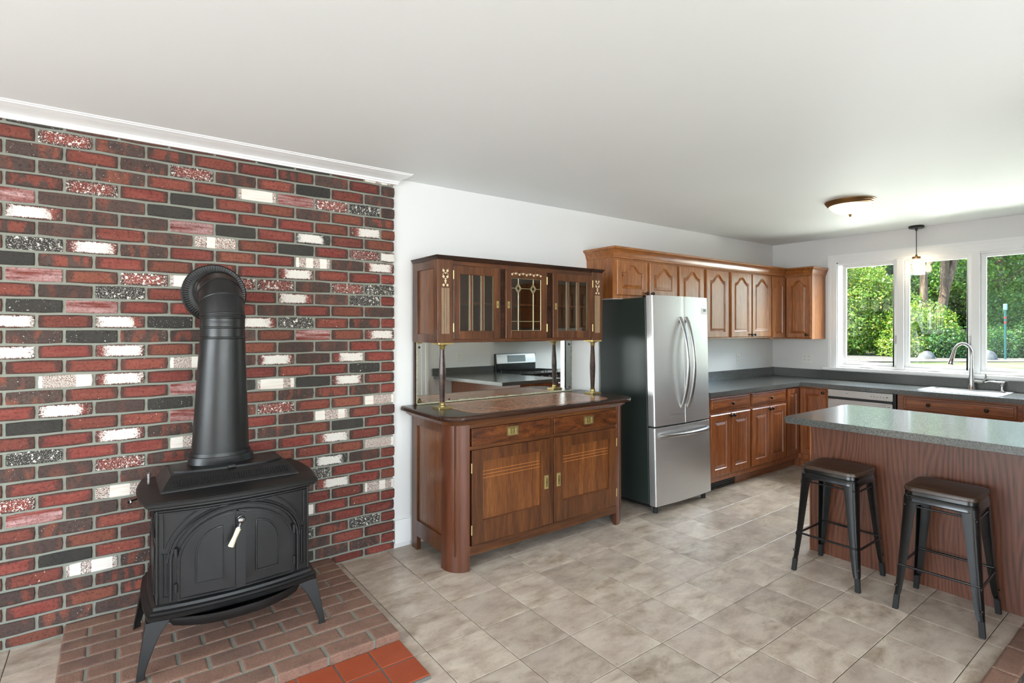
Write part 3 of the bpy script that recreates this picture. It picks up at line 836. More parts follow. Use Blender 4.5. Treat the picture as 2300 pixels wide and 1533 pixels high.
for i in range(25):
    a = PI*i/24; ar.append((sp+.008 - .256*math.cos(a), .505 + .205*math.sin(a)))
rim(ml, [(sp+.008-.256, .340)] + ar + [(sp+.008+.256, .340)], .004, .0065, closed=False)
ar2 = [(sp+.008+(x-sp-.008)*1.045, .505+(z-.505)*1.06) for x, z in ar]
rim(ml, ar2, .003, .004, closed=False)
for sg in (-1, 1):
    xe_ = sxc + sg*.285; sh = []
    for i in range(9):
        a = math.radians(14 + 50*i/8)
        sh.append((sp+.008 + sg*.287*math.cos(a), .505 + .245*math.sin(a)))
    rim(ml, [(xe_, sh[0][1])] + sh + [(sh[-1][0], .712), (xe_, .712)] if sg > 0 else [(xe_, sh[0][1])] + sh + [(sh[-1][0], .712), (xe_, .712)], .003, .0035)
    for e_ in (-.016, .0):
        pass
    xa_, xb_ = sorted((sxc+sg*.262, sxc+sg*.286))
    rim(ml, [(xa_, .360), (xb_, .360), (xb_, .540), (xa_, .540)], .003, .0032)
    rim(ml, [((xa_+xb_)/2, .372), ((xa_+xb_)/2, .528)], .003, .0030, closed=False)
    ml.tube([FR(sxc+sg*.305, .335, .002), FR(sxc+sg*.305, .725, .002)], .0055, 8)
for zz in (.712, .722): rim(ml, [(sxc-.300, zz), (sxc+.300, zz)], .003, .004, closed=False)
ml.build('front_moulding', M['ironedge'], st, smooth=40)
# side mouldings: each cast outline its own part
for sg in (-1, 1):
    xs_ = sxc + sg*.3125
    for outl in (((2.74, .36), (3.08, .36), (3.08, .56), (2.74, .56)), ((2.74, .70), (2.90, .70), (2.86, .655), (2.79, .61), (2.74, .60)), ((3.08, .70), (2.94, .70), (2.97, .655), (3.03, .61), (3.08, .60))):
        MB().tube([(xs_, y, z) for y, z in outl], .004, 6, closed=True).build('side_moulding', M['ironedge'], st, smooth=40)
# ash lip
lip = []
for i in range(17):
    x = -1+2*i/16; lip.append((sxc+x*.262, 2.672 - .085*(1-abs(x)**2.6)))
lip += [(sxc+.24, 2.70), (sxc-.24, 2.70)]
def offp(P, k, z): 
    c = Vector((sxc, 2.70)); return [((p[0]-c.x)*k+c.x, (p[1]-c.y)*k+c.y, z) for p in P]
MB().loft([offp(lip, .86, .228), offp(lip, .95, .236), offp(lip, 1.0, .258), offp(lip, 1.0, .272), offp(lip, .97, .275), offp(lip, .94, .262), offp(lip, .80, .246)]).build('ash_lip', M['iron'], st, smooth=35)
# legs
for sx_ in (-1, 1):
    for sy_ in (-1, 1):
        rg_ = []
        for (z, w_) in ((.274, .088), (.262, .086), (.245, .074), (.215, .058), (.18, .047), (.14, .038), (.105, .031), (.080, .027), (.070, .030), (.0572, .031)):
            f_ = (.274-z)/(.274-.057)
            ox = sxc + sx_*(.345 + .034*f_); oy = (2.668 - .022*f_) if sy_ < 0 else (3.118 + .024*f_)
            ix, iy = -sx_*w_, -sy_*w_*.8
            th = w_*.32
            rg_.append([(ox, oy, z), (ox+ix, oy, z), (ox+ix, oy-sy_*th*.6, z), (ox-sx_*th*.6, oy-sy_*th*.6, z), (ox-sx_*th*.6, oy+iy, z), (ox, oy+iy, z)])
        MB().loft(rg_).build('leg', M['iron'], st, bevel=0.003)
# air control with spring, side rod
sc_ = MB(); pts = []
for i in range(60):
    a = i*0.9; pts.append((.118+.0065*math.cos(a), 2.99+.0065*math.sin(a), .768 + .055*i/59))
sc_.tube(pts, .0016, 5).build('thermostat_spring', M['nickel'], st, smooth=60)
MB().tube([(.145, 3.06, .72), (.075, 2.99, .712), (.052, 2.98, .708)], .004, 6).build('damper_rod', M['iron'], st, smooth=60)
MB().lathe((.046, 2.976, .706), (-1, -.5, 0), [(.012, -.004), (.014, 0), (.012, .004), (.006, .004), (.006, -.004)], 14).build('damper_eye', M['nickel'], st, smooth=40)
# ---- flue
fp = thing('stove_pipe', 'black oval-to-round stovepipe with an elbow into the brick wall', 'stovepipe', (.428, 3.03, .83))
def ell(cx, cy, rx, ry, z, n=28): return [(cx+rx*math.cos(2*PI*i/n), cy+ry*math.sin(2*PI*i/n), z) for i in range(n)]
MB().loft([ell(.422, 3.02, .165, .092, .824), ell(.422, 3.02, .150, .096, .832), ell(.420, 3.025, .142, .100, .866), ell(.420, 3.03, .136, .103, .868), ell(.420, 3.03, .134, .101, .884)]).build('flue_collar', M['iron'], fp, smooth=35)
MB().loft([ell(.419, 3.03, .1285, .099, .874), ell(.4195, 3.03, .128, .099, .90), ell(.428, 3.03, .1015, .0985, 1.440)]).build('tapered_section', M['pipe'], fp, smooth=35)
def ringband(name, z, r, h_, mat='pipe'):
    return MB().loft([ell(.428, 3.03, r-.003, r-.003, z-h_/2), ell(.428, 3.03, r, r, z-h_/4), ell(.428, 3.03, r, r, z+h_/4), ell(.428, 3.03, r-.003, r-.003, z+h_/2)]).build(name, M[mat], fp, smooth=60)
MB().loft([ell(.428, 3.03, .1, .1, 1.436), ell(.428, 3.03, .1, .1, 1.545)]).build('straight_section', M['pipe'], fp, smooth=35)
for z_ in (1.444, 1.495, 1.545): ringband('band', z_, .1045 if z_ != 1.495 else .1025, .012)
eb = MB(); rings_ = []; seams = MB()
def ering(a, r, c_y=3.205, c_z=1.515, R=.175, n=28):
    yy = c_y - R*math.cos(a); zz = c_z + R*math.sin(a)
    dr = Vector((0, -math.cos(a), math.sin(a)))
    return [tuple(Vector((.428, yy, zz)) + Vector((1, 0, 0))*(r*math.cos(2*PI*i/n)) + dr*(r*math.sin(2*PI*i/n))) for i in range(n)]
angs = [math.radians(v) for v in (0, 11, 33.75, 56.25, 79, 90)]
eb.loft([ell(.428, 3.03, .101, .101, 1.515)] + [ering(a, .101) for a in angs] + [[(p[0], 3.385, p[2]) for p in ering(PI/2, .101)]])
eb.build('elbow', M['pipe'], fp, smooth=18)
for a in angs[1:5]: seams.loft([ering(a-.02, .1012), ering(a-.008, .1035), ering(a+.008, .1035), ering(a+.02, .1012)], caps=False)
seams.build('elbow_seam', M['pipe'], fp, smooth=60)
fx_, fz_ = .436, 1.683
fl_ = MB().lathe((fx_, 3.384, fz_), (0, -1, 0), [(.150, 0), (.160, .004), (.160, .014), (.154, .020), (.128, .016), (.118, .022), (.104, .024), (.102, .0)], 48).build('wall_flange', M['iron'], fp, smooth=40)
rb = MB()
for i in range(72):
    a = 2*PI*i/72; c_, s_ = math.cos(a), math.sin(a)
    rb.tube([(fx_+.126*c_, 3.367, fz_+.126*s_), (fx_+.152*c_, 3.3645, fz_+.152*s_)], .0026, 5)
rb.build('flange_rib', M['iron'], fl_)

# ================================================================== SIDEBOARD (base, mirror, upper cabinet)
hu = thing('sideboard', 'antique dark wood sideboard with mirror back and glazed upper cabinet', 'sideboard', (2.39, 3.08, 0))
X0, X1, YF_, YK = 1.625, 3.161, 2.80, 3.36
MB().box(X0+.03, X1-.03, 2.83, YK, .10, .925).build('carcass', M['mah_v'], hu)
def qpost(xc, sg):   # quarter-round corner post
    P = []
    r = .118
    for i in range(11):
        a = 0.5*PI*i/10
        P.append((xc + sg*(r - r*math.cos(a)), 2.80 + r - r*math.sin(a)))
    P += [(xc+sg*r, 2.83), (xc+sg*.03, 2.95), (xc, 2.95)]
    return P
for xc, sg in ((X0, 1), (X1, -1)):
    MB().prism(qpost(xc, sg), 0, .925).build('corner_post', M['mah_red'], hu, bevel=0.002, smooth=25)
for sg, xs_ in ((-1, X0), (1, X1)):
    a_, b_ = (xs_, xs_+.03) if sg < 0 else (xs_-.03, xs_)
    MB().box(a_, b_, 3.285, YK, 0, .925).build('back_post', M['mah_v'], hu, bevel=0.002)
    MB().box(a_, b_, 2.95, 3.285, .84, .925).build('side_rail', M['mah_v'], hu)
    MB().box(a_, b_, 2.95, 3.285, .095, .20).build('side_rail', M['mah_v'], hu)
    c_, d_ = (xs_+.012, xs_+.03) if sg < 0 else (xs_-.03, xs_-.012)
    MB().box(c_, d_, 2.95, 3.285, .20, .84).build('side_panel', M['mah_panel'], hu)
FU = TA(0, YF_)
# rails and stile on the front
MB(FU).box(1.742, 3.045, .875, .925, -.03, -.002).build('top_rail', M['mah_x'], hu, bevel=.001)
MB(FU).box(1.742, 3.045, .742, .764, -.03, -.001).build('drawer_rail', M['mah_x'], hu, bevel=.001)
MB(FU).box(1.742, 3.045, .092, .152, -.04, -.001).build('bottom_rail', M['mah_x'], hu, bevel=.003)
MB(FU).box(2.385, 2.420, .152, .925, -.035, -.006).build('centre_stile', M['mah_v'], hu)
def drawer_pull(par, u, v):
    p = MB(FU).prism(rrect(u-.046, u+.046, v-.030, v+.030, .004), .004, .0075).build('pull_plate', M['brass'], par, bevel=.001)
    MB(FU).box(u-.034, u-.020, v-.018, v+.018, .006, .0095).box(u+.020, u+.034, v-.018, v+.018, .006, .0095).box(u-.034, u+.034, v-.024, v-.017, .006, .012).build('pull_bail', M['brasspale'], p, bevel=.001)
    MB(FU).prism([(u+.008*math.cos(a*PI/8), v+.013*math.sin(a*PI/8)) for a in range(16)], .006, .010).build('escutcheon', M['brasspale'], p)
    MB(FU).box(u-.0015, u+.0015, v-.008, v+.006, .0098, .0106).build('keyhole', M['keyhole'], p)
for u0, u1, pu in ((1.756, 2.383, 2.066), (2.422, 3.043, 2.750)):
    dr = MB(FU).box(u0, u1, .766, .873, -.02, .004).build('drawer', M['mah_burl'], hu, bevel=.002)
    drawer_pull(dr, pu, .828)
for u0, u1, lockx in ((1.757, 2.383, 2.352), (2.422, 3.043, 2.462)):
    sw = .078
    dd = MB(FU).box(u0, u0+sw, .155, .739, -.02, .003).box(u1-sw, u1, .155, .739, -.02, .003).box(u0+sw, u1-sw, .155, .293, -.02, .003).box(u0+sw, u1-sw, .664, .739, -.02, .003).build('cupboard_door', M['mah_v'], hu, bevel=.002)
    pn = MB(FU).box(u0+sw, u1-sw, .293, .664, -.02, -.010).build('panel', M['mah_panel'], dd)
    sm = MB(FU)
    for v in (.597, .576, .555): sm.box(u0+sw, u1-sw, v-.0010, v+.0010, -.0105, -.0092)
    sm.build('stringing', M['string'], pn)
    MB(FU).box(u0+sw, u1-sw, .291, .296, -.012, .0).build('panel_bead', M['mah_red'], dd)
    lk = MB(FU).box(lockx-.017, lockx+.017, .400, .492, .002, .006).build('lock_plate', M['brasspale'], dd, bevel=.0015)
    MB(FU).box(lockx-.010, lockx+.010, .412, .474, .005, .0085).build('lock_inner', M['brass'], lk, bevel=.001)
    MB(FU).box(lockx-.0018, lockx+.0018, .436, .452, .008, .0092).build('keyhole', M['keyhole'], lk)
    hxx = u1+.003 if lockx > 2.4 else u0-.003
    for v in (.25, .63): MB(FU).lathe((hxx, v, .002), (0, 1, 0), [(.004, -.03), (.004, .03)], 8).build('hinge', M['brasspale'], dd)
# worktop
def ring2(P, z): return [(p[0], p[1], z) for p in P]
base_o = lambda e: rrect(1.547+e, 3.224-e, 2.735+e, 3.372, .135-e*.6, 9, (1, 1, 0, 0))
MB().loft([ring2(base_o(.060), .900), ring2(base_o(.056), .908), ring2(base_o(.044), .912), ring2(base_o(.036), .926), ring2(base_o(.030), .934)]).build('cornice_moulding', M['mah_x'], hu, smooth=25)
MB().loft([ring2(base_o(.012), .933), ring2(base_o(.002), .938), ring2(base_o(0), .948), ring2(base_o(.003), .958), ring2(base_o(.012), .9645)]).build('worktop', M['mah_dark'], hu, smooth=30)
MB().prism(rrect(1.77, 3.00, 2.790, 3.310, .10, 6, (1, 1, 1, 1)), .955, .9655).build('marble_inset', M['marble'], hu)
# mirror
mr = MB().add([(1.648, 3.3390, .967), (3.089, 3.3390, .967), (3.089, 3.3443, 1.396), (1.648, 3.3443, 1.396)], [(0, 1, 2, 3)]).build('mirror', M['mirror'], hu, recalc=False)
MB().box(1.640, 3.094, 3.346, 3.368, .962, 1.40).build('mirror_backboard', M['mah_dark'], hu)
we = MB(); rg = random.Random(3)
def ragged(p0, p1, wd, y_, n=40):
    d = Vector(p1)-Vector(p0); nn = Vector((-d.y, d.x)).normalized()
    A_ = []; B_ = []
    for i in range(n+1):
        q = Vector(p0)+d*i/n; A_.append(q); B_.append(q+nn*(wd*rg.uniform(.5, 1.25)))
    for i in range(n):
        we.add([(A_[i].x, y_, A_[i].y), (A_[i+1].x, y_, A_[i+1].y), (B_[i+1].x, y_, B_[i+1].y), (B_[i].x, y_, B_[i].y)], [(0, 1, 2, 3)])
ragged((1.648, .967), (3.089, .967), .011, 3.3383); ragged((1.648, 1.394), (1.648, .968), .007, 3.3383)
ragged((3.089, .968), (3.089, 1.394), .004, 3.3383)
we.build('worn_edge', M['mirroredge'], mr, recalc=False)
for (x, z) in ((1.672, 1.360), (1.672, 1.004), (1.905, .985), (3.058, 1.358), (3.058, 1.000)):
    MB().lathe((x, 3.3415, z), (0, -1, 0), [(.0075, 0), (.0075, .003), (.004, .005)], 10).build('mirror_screw', M['screw'], mr)
# columns
for cx, cy in ((1.728, 3.120), (3.098, 3.105)):
    cl = []
    for (r, z) in ((.0165, .985), (.0175, 1.03), (.0225, 1.14), (.0235, 1.19), (.021, 1.25), (.0165, 1.33), (.016, 1.362)):
        cl.append([(cx+r*math.cos(2*PI*(i+.5)/8), cy+r*math.sin(2*PI*(i+.5)/8), z) for i in range(8)])
    c_ = MB().loft(cl).build('column', M['mah_dark'], hu)
    MB().prism(rrect(cx-.050, cx+.050, cy-.045, cy+.045, .004, 2), .964, .977).build('column_base', M['brass'], c_, bevel=.002)
    MB().lathe((cx, cy, 0), (0, 0, 1), [(.024, .976), (.024, .981), (.0185, .984), (.0205, .990), (.0185, .996), (.0205, 1.002), (.018, 1.006)], 16).build('base_ferrule', M['brass'], c_, smooth=40)
    MB().lathe((cx, cy, 0), (0, 0, 1), [(.0165, 1.352), (.0185, 1.357), (.0165, 1.361), (.0185, 1.366), (.0165, 1.370), (.020, 1.375), (.046, 1.386)], 16).build('capital', M['brass'], c_, smooth=30)
    MB().prism(rrect(cx-.055, cx+.055, cy-.050, cy+.050, .004, 2), 1.385, 1.3985).build('capital_plate', M['brasspale'], c_, bevel=.001)
# upper cabinet
UX0, UX1, UY, UZ0, UZ1 = 1.635, 3.120, 3.015, 1.398, 1.932
up = MB().box(UX0+.02, UX1-.02, UY+.02, 3.37, UZ0, UZ0+.018).box(UX0+.02, UX1-.02, UY+.02, 3.37, UZ1-.018, UZ1).box(UX0+.02, UX1-.02, 3.36, 3.37, UZ0, UZ1).box(UX0+.02, UX1-.02, UY+.05, 3.36, 1.652, 1.667)
up.box(2.130, 2.154, UY+.022, 3.36, UZ0, UZ1).box(2.548, 2.576, UY+.022, 3.36, UZ0, UZ1)
up.build('upper_carcass', M['mah_panel'], hu)
for sg, xs_ in ((-1, UX0), (1, UX1)):
    a_, b_ = (xs_, xs_+.022) if sg < 0 else (xs_-.022, xs_)
    MB().box(a_, b_, UY+.0205, UY+.052, UZ0, UZ1).box(a_, b_, 3.30, 3.37, UZ0, UZ1).box(a_, b_, UY+.052, 3.30, UZ0, UZ0+.055).box(a_, b_, UY+.052, 3.30, UZ1-.055, UZ1).build('upper_side', M['mah_v'], hu, bevel=.002)
    c_, d_ = (xs_+.012, xs_+.02) if sg < 0 else (xs_-.02, xs_-.012)
    MB().box(c_, d_, UY+.052, 3.30, UZ0+.055, UZ1-.055).build('upper_side_panel', M['mah_panel'], hu)
UU = TA(0, UY)
MB(UU).box(UX0, 1.750, UZ0, UZ1, -.02, 0).build('pilaster', M['mah_v'], hu, bevel=.002)
MB(UU).box(3.002, UX1, UZ0, UZ1, -.02, 0).build('pilaster', M['mah_v'], hu, bevel=.002)
MB(UU).box(1.750, 3.002, UZ0, 1.420, -.04, -.010).build('upper_rail', M['mah_x'], hu, bevel=.002)
MB(UU).box(1.750, 3.002, 1.901, UZ1, -.04, -.010).build('upper_rail', M['mah_x'], hu, bevel=.002)
for a_, b_ in ((2.125, 2.163), (2.535, 2.590)): MB(UU).box(a_, b_, 1.418, 1.903, -.04, -.012).build('upper_stile', M['mah_dark'], hu)
def cornice(x0, x1, e):
    P = lambda k, z: [(x0-(k if x0 < 1.7 else 0), UY-k-e, z), (x1+(k if x1 > 3.0 else 0), UY-k-e, z), (x1+(k if x1 > 3.0 else 0), 3.372, z), (x0-(k if x0 < 1.7 else 0), 3.372, z)]
    MB().loft([P(-.004, 1.930), P(.002, 1.934), P(.002, 1.940), P(.007, 1.943), P(.007, 1.949), P(.012, 1.951), P(.012, 1.958)]).build('cornice', M['mah_dark'], hu)
cornice(UX0, 2.13, 0); cornice(2.13, 3.0, -.006); cornice(3.0, UX1, 0)
def flower(mb, u, v, s, T_):
    for k in range(5):
        a = 2*PI*k/5 + .3
        cu, cv = u+s*.55*math.cos(a), v+s*.55*math.sin(a)
        mb.prism([(cu+s*.42*math.cos(b*PI/4), cv+s*.42*math.sin(b*PI/4)) for b in range(8)], 0, .0012)
    mb.prism([(u+s*.3*math.cos(b*PI/3), v+s*.3*math.sin(b*PI/3)) for b in range(6)], 0, .0018)
for uc in (1.693, 3.062):
    m_ = MB(UU)
    for v in (1.860, 1.822, 1.795, 1.768):
        for du in ((-.014, .014) if v != 1.795 else (0,)): flower(m_, uc+du, v, .0092, UU)
    for v in (1.845, 1.808, 1.782): flower(m_, uc, v, .006, UU)
    for du in (-.020, .020):
        m_.tube([(uc+du, 1.872, .0006), (uc+du*.4, 1.850, .0006), (uc+du*1.0, 1.836, .0006), (uc+du*.5, 1.81, .0006)], .0016, 4)
    for k in range(5): m_.box(uc-.024+.012*k-.0013, uc-.024+.012*k+.0013, 1.456, 1.750, 0, .001)
    m_.build('inlay', M['inlay'], hu)
def glazed_door(u0, u1, n0, kind, escx, hinge):
    nz = n0
    gl0, gl1, gz0, gz1 = u0+.045, u1-.052, 1.474, 1.844
    d_ = MB(UU).box(u0, gl0, 1.420, 1.900, nz-.02, nz).box(gl1, u1, 1.420, 1.900, nz-.02, nz).box(gl0, gl1, 1.420, gz0, nz-.02, nz).box(gl0, gl1, gz1, 1.900, nz-.02, nz).build('glazed_door', M['mah_v'], hu, bevel=.0025)
    if kind == 'bars':
        w3 = (gl1-gl0)/3
        for k in range(3):
            MB(UU).box(gl0+w3*k, gl0+w3*(k+1), gz0, gz1, nz-.012, nz-.009).build('glass_pane', M['cabglass'], d_)
            for uu in (gl0+w3*k+(.013 if k else .004), gl0+w3*(k+1)-(.013 if k < 2 else .004)):
                MB(UU).box(uu-.0022, uu+.0022, gz0, gz1, nz-.0095, nz-.0055).build('glass_bevel', M['lead'], d_)
        for k in (1, 2): MB(UU).box(gl0+w3*k-.010, gl0+w3*k+.010, gz0, gz1, nz-.02, nz-.002).build('glazing_bar', M['mah_v'], d_, bevel=.003)
    else:
        MB(UU).box(gl0, gl1, gz0, gz1, nz-.012, nz-.009).build('glass_pane', M['cabglass'], d_)
        cm = MB(UU); r = .0026; nn = nz-.008
        wd = gl1-gl0; ua, ub = gl0+wd*.245, gl0+wd*.735; vd = gz1-.072; dz, du = .034, .026
        tb = lambda *p: cm.tube([(a, b, nn) for a, b in p], r, 6)
        tb((gl0+.002, gz0+.002), (gl1-.002, gz0+.002)); tb((gl0+.002, gz1-.002), (gl1-.002, gz1-.002)); tb((gl0+.002, gz0), (gl0+.002, gz1)); tb((gl1-.002, gz0), (gl1-.002, gz1))
        tb((gl0, gz0+.066), (gl1, gz0+.066))
        for uu in (ua, ub):
            tb((uu, gz0), (uu, vd-dz)); tb((uu, vd+dz), (uu, gz1))
            for k in (1.0, .62): tb((uu-du*k, vd), (uu, vd+dz*k)); tb((uu, vd+dz*k), (uu+du*k, vd)); tb((uu+du*k, vd), (uu, vd-dz*k)); tb((uu, vd-dz*k), (uu-du*k, vd))
        tb((gl0, vd), (ua-du, vd)); tb((ua+du, vd), (ub-du, vd)); tb((ub+du, vd), (gl1, vd))
        cm.build('came', M['lead'], d_, smooth=50)
        for uu in (gl0+.008, ua+.009, ub+.008):
            for va_, vb_ in ((gz0+.07, vd-dz-.004), (vd+dz+.002, gz1-.004), (gz0+.006, gz0+.062)):
                MB(UU).box(uu-.0035, uu+.0035, va_, vb_, nn-.004, nn-.001).build('glass_bevel', M['chrome'], d_)
        ml_ = MB(lambda u, v, n: UU(u, v, n+nz))
        for k in range(9): flower(ml_, gl0+.008+(wd-.016)*k/8, 1.871+(.004 if k % 2 else -.003), .0085, UU)
        for k in range(8):
            uu = gl0+.008+(wd-.016)*k/8; ml_.tube([(uu, 1.871, .0006), (uu+.012, 1.879, .0006), (uu+.024, 1.870, .0006)], .0013, 4)
        ml_.build('inlay', M['inlay'], d_)
    es = MB(UU).prism(rrect(escx-.0095, escx+.0095, 1.630, 1.678, .003, 2), nz-.001, nz+.002).build('escutcheon', M['brasspale'], d_)
    MB(UU).box(escx-.0016, escx+.0016, 1.646, 1.660, nz+.0015, nz+.0028).build('keyhole', M['keyhole'], es)
    for v in (1.495, 1.838): MB(UU).lathe((hinge, v, nz), (0, 1, 0), [(.0036, -.028), (.0036, .028)], 8).build('hinge', M['brasspale'], d_)
glazed_door(1.752, 2.122, 0.001, 'bars', 2.099, 1.752)
glazed_door(2.163, 2.533, 0.010, 'lead', 2.186, 2.533)
glazed_door(2.592, 3.000, 0.010, 'bars', 2.618, 3.000)

# ================================================================== FRIDGE
fr_ = thing('refrigerator', 'stainless french-door refrigerator with dark grey side, beside the sideboard', 'refrigerator', (3.83, 3.345, 0))
FX0, FX1 = 3.455, 4.205
MB().box(FX0+.004, FX1-.004, 2.825, 3.345, .055, 1.735).build('cabinet', M['fridgeside'], fr_, bevel=.006)
MB().box(FX0+.02, FX1-.02, 2.835, 3.3, .03, .058).build('base_grille', M['black'], fr_)
for hx0 in (FX0+.01, FX1-.12): MB().box(hx0, hx0+.11, 2.80, 2.86, 1.733, 1.750).build('hinge_cover', M['black'], fr_, bevel=.003)
def fdoor(name, x0, x1, z0, z1, bl, br):
    P = []
    yb_, yf_, r = 2.815, 2.752, .018
    P.append((x0, yb_)); 
    n = 10; c0_ = (FX0+FX1)/2
    crown = lambda x: yf_ - .016*(1-((x-c0_)/.375)**2)
    rl = .011 if bl else .005; rr2 = .011 if br else .005
    for i in range(6):
        a = 0.5*PI*i/5; P.append((x0+rl-rl*math.cos(a), crown(x0+rl)+rl-rl*math.sin(a)))
    for i in range(1, n): x = x0+rl+(x1-x0-rl-rr2)*i/n; P.append((x, crown(x)))
    for i in range(6):
        a = 0.5*PI*i/5; P.append((x1-rr2+rr2*math.sin(a), crown(x1-rr2)+rr2-rr2*math.cos(a)))
    P.append((x1, yb_))
    return MB().prism(P, z0, z1).build(name, M['steel'], fr_, smooth=30, bevel=.003)
d1 = fdoor('door', FX0, 3.832, .690, 1.745, 1, 0)
d2 = fdoor('door', 3.836, FX1, .690, 1.745, 0, 1)
d3 = fdoor('freezer_drawer', FX0, FX1, .052, .676, 1, 1)
for dd, hx in ((d1, 3.792), (d2, 3.876)):
    pts = []; 
    for i in range(17):
        t_ = i/16; z = .815 + .755*t_
        pts.append((hx, 2.738 - .075*math.sin(PI*t_)**.75, z))
    MB().tube(pts, .0185, 12, flat=.62).build('handle', M['steel_h'], dd, smooth=50)
pts = []
for i in range(17):
    t_ = i/16; pts.append((3.500+.660*t_, 2.738-.062*math.sin(PI*t_)**.6, .612))
MB().tube(pts, .0165, 10, flat=.75).build('handle', M['steel_h'], d3, smooth=50)
FT = TA(0, 2.748)
MB(FT).box(4.105, 4.180, 1.668, 1.688, -.008, .0045).build('nameplate', M['chrome'], d2, bevel=.001)
MB(FT).box(4.112, 4.172, 1.676, 1.680, .004, .0050).build('nameplate_line', M['display'], d2)
lb = MB(FT).box(4.095, 4.182, 1.600, 1.655, -.008, .0042).build('door_label', M['plate'], d2)
MB(FT).box(4.128, 4.168, 1.622, 1.645, .003, .0050).build('label_panel', M['display'], lb)
MB(FT).box(4.134, 4.162, 1.636, 1.640, .0048, .0056).box(4.134, 4.162, 1.626, 1.629, .0048, .0056).build('label_print', M['black'], lb)
tilt = math.radians(-1.4)
fr_.rotation_euler = (tilt, 0, 0)
for fx in (FX0+.05, FX1-.05):
    MB().lathe((fx, 2.80, 0), (0, 0, 1), [(.018, -.012), (.020, -.010), (.020, .03), (.012, .03), (.012, .058)], 12).build('foot', M['rubber'], fr_)
for fx in (FX0+.05, FX1-.05):
    MB().lathe((fx, 3.30, 0), (0, 0, 1), [(.018, .001), (.018, .056)], 10).build('foot', M['rubber'], fr_)

# ================================================================== KITCHEN CABINETS
def opening(w, h, s, arch):
    """counter-clockwise panel opening inside a door leaf"""
    P = [(s, s), (w-s, s)]
    if not arch: return P + [(w-s, h-s), (s, h-s)]
    va = h-.042; rise = min(.062, .2*w + .0); vs = va-rise; half = w/2-s
    n = 26
    for i in range(n+1):
        u = w-s - (w-2*s)*i/n; t_ = abs(u-w/2)/half
        f_ = 0.5*(1+math.cos(PI*min(max((t_-.10)/.72, 0), 1)))
        P.append((u, vs + rise*f_))
    return P
def door_leaf(T, u0, u1, v0, v1, par, mat, arch, s=.056, th=.020, name='door', knob=None, n0=0.0, pmat=None):
    w_, h_ = u1-u0, v1-v0
    op = opening(w_, h_, min(s, w_*.22), arch)
    TT = lambda u, v, n: T(u0+u, v0+v, n0+n)
    m = MB(TT); out = [(0, 0), (w_, 0), (w_, h_), (0, h_)]; c = .006
    oi = [(c, c), (w_-c, c), (w_-c, h_-c), (c, h_-c)]
    allp = oi + op; nb = len(oi); nv = len(op)
    m.add([(p[0], p[1], th) for p in allp], tess([oi, op]))
    m.loft([[(p[0], p[1], th) for p in oi], [(p[0], p[1], th-.005) for p in out], [(p[0], p[1], 0) for p in out]], caps=False)
    m.add([(p[0], p[1], 0) for p in out], [(0, 1, 2, 3)])
    i1 = inset(op, .004); i2 = inset(op, .007)
    m.loft([[(p[0], p[1], th) for p in op], [(p[0], p[1], th-.004) for p in i1], [(p[0], p[1], th-.011) for p in i2]], caps=False)
    d_ = m.build(name, mat, par)
    pn = MB(TT); q0 = inset(op, .0065); q1 = inset(op, .012); q2 = inset(op, .034 if w_ > .3 else .026)
    pn.loft([[(p[0], p[1], th-.0105) for p in q0], [(p[0], p[1], th-.0095) for p in q1], [(p[0], p[1], th-.002) for p in q2]], caps=False)
    pn.add([(p[0], p[1], th-.002) for p in q2], tess([q2]))
    pn.build('raised_panel', pmat or mat, d_)
    if knob:
        MB(TT).lathe((knob[0]-u0, knob[1]-v0, th), (0, 0, 1), [(.008, 0), (.006, .006), (.0065, .012), (.015, .017), (.016, .022), (.011, .027), (.003, .029)], 14).build('knob', M['knob'], d_, smooth=40)
    return d_
def drawer_front(T, u0, u1, v0, v1, par, mat, knobs, th=.02):
    P = [(u0, v0), (u1, v0), (u1, v1), (u0, v1)]; m = MB(T)
    R = lambda d, n: [(p[0], p[1], n) for p in inset(P, d)]
    m.loft([R(0, 0), R(0, th*.55), R(.006, th*.7), R(.018, th*.72), R(.021, th*.95), R(.027, th)])
    d_ = m.build('drawer_front', mat, par)
    for (ku, kv) in knobs:
        MB(T).lathe((ku, kv, th), (0, 0, 1), [(.008, 0), (.006, .006), (.0065, .012), (.015, .017), (.016, .022), (.011, .027), (.003, .029)], 14).build('knob', M['knob'], d_, smooth=40)
    return d_

UF = 3.09                # upper face frame plane (door fronts at 3.07)
UT = TA(0, UF)
def upper(name, label, x0, x1, z0, z1, doors, knobs=None):
    r = thing(name, label, 'cabinet', ((x0+x1)/2, 3.25, z0), 'oak wall cabinets')
    MB().box(x0, x1, UF, YA-.001, z0, z1).build('case', M['oak_v'], r, bevel=.001)
    MB().box(x0+.018, x1-.018, UF+.02, YA-.01, z0-.003, z0+.001).build('underside', M['plate'], r)
    for k, (a_, b_) in enumerate(doors):
        door_leaf(UT, a_, b_, z0+.028 if z0 > 1.5 else z0+.012, 2.068, r, M['oak_v'], True, knob=knobs[k] if knobs else None)
    return r
ZT = 2.085
upper('wall_cabinet', 'short oak wall cabinet with two arched doors above the fridge', 3.318, 4.170, 1.742, ZT, [(3.352, 3.735), (3.770, 4.153)], [(3.712, 1.795), (3.793, 1.795)])
upper('wall_cabinet', 'tall oak wall cabinet with knobless arched doors right beside the fridge', 4.170, 5.015, 1.388, ZT, [(4.192, 4.572), (4.614, 4.994)])
upper('wall_cabinet', 'tall oak wall cabinet with two knobs, next to the corner cabinet', 5.015, 5.840, 1.388, ZT, [(5.041, 5.423), (5.439, 5.828)], [(5.402, 1.425), (5.462, 1.425)])
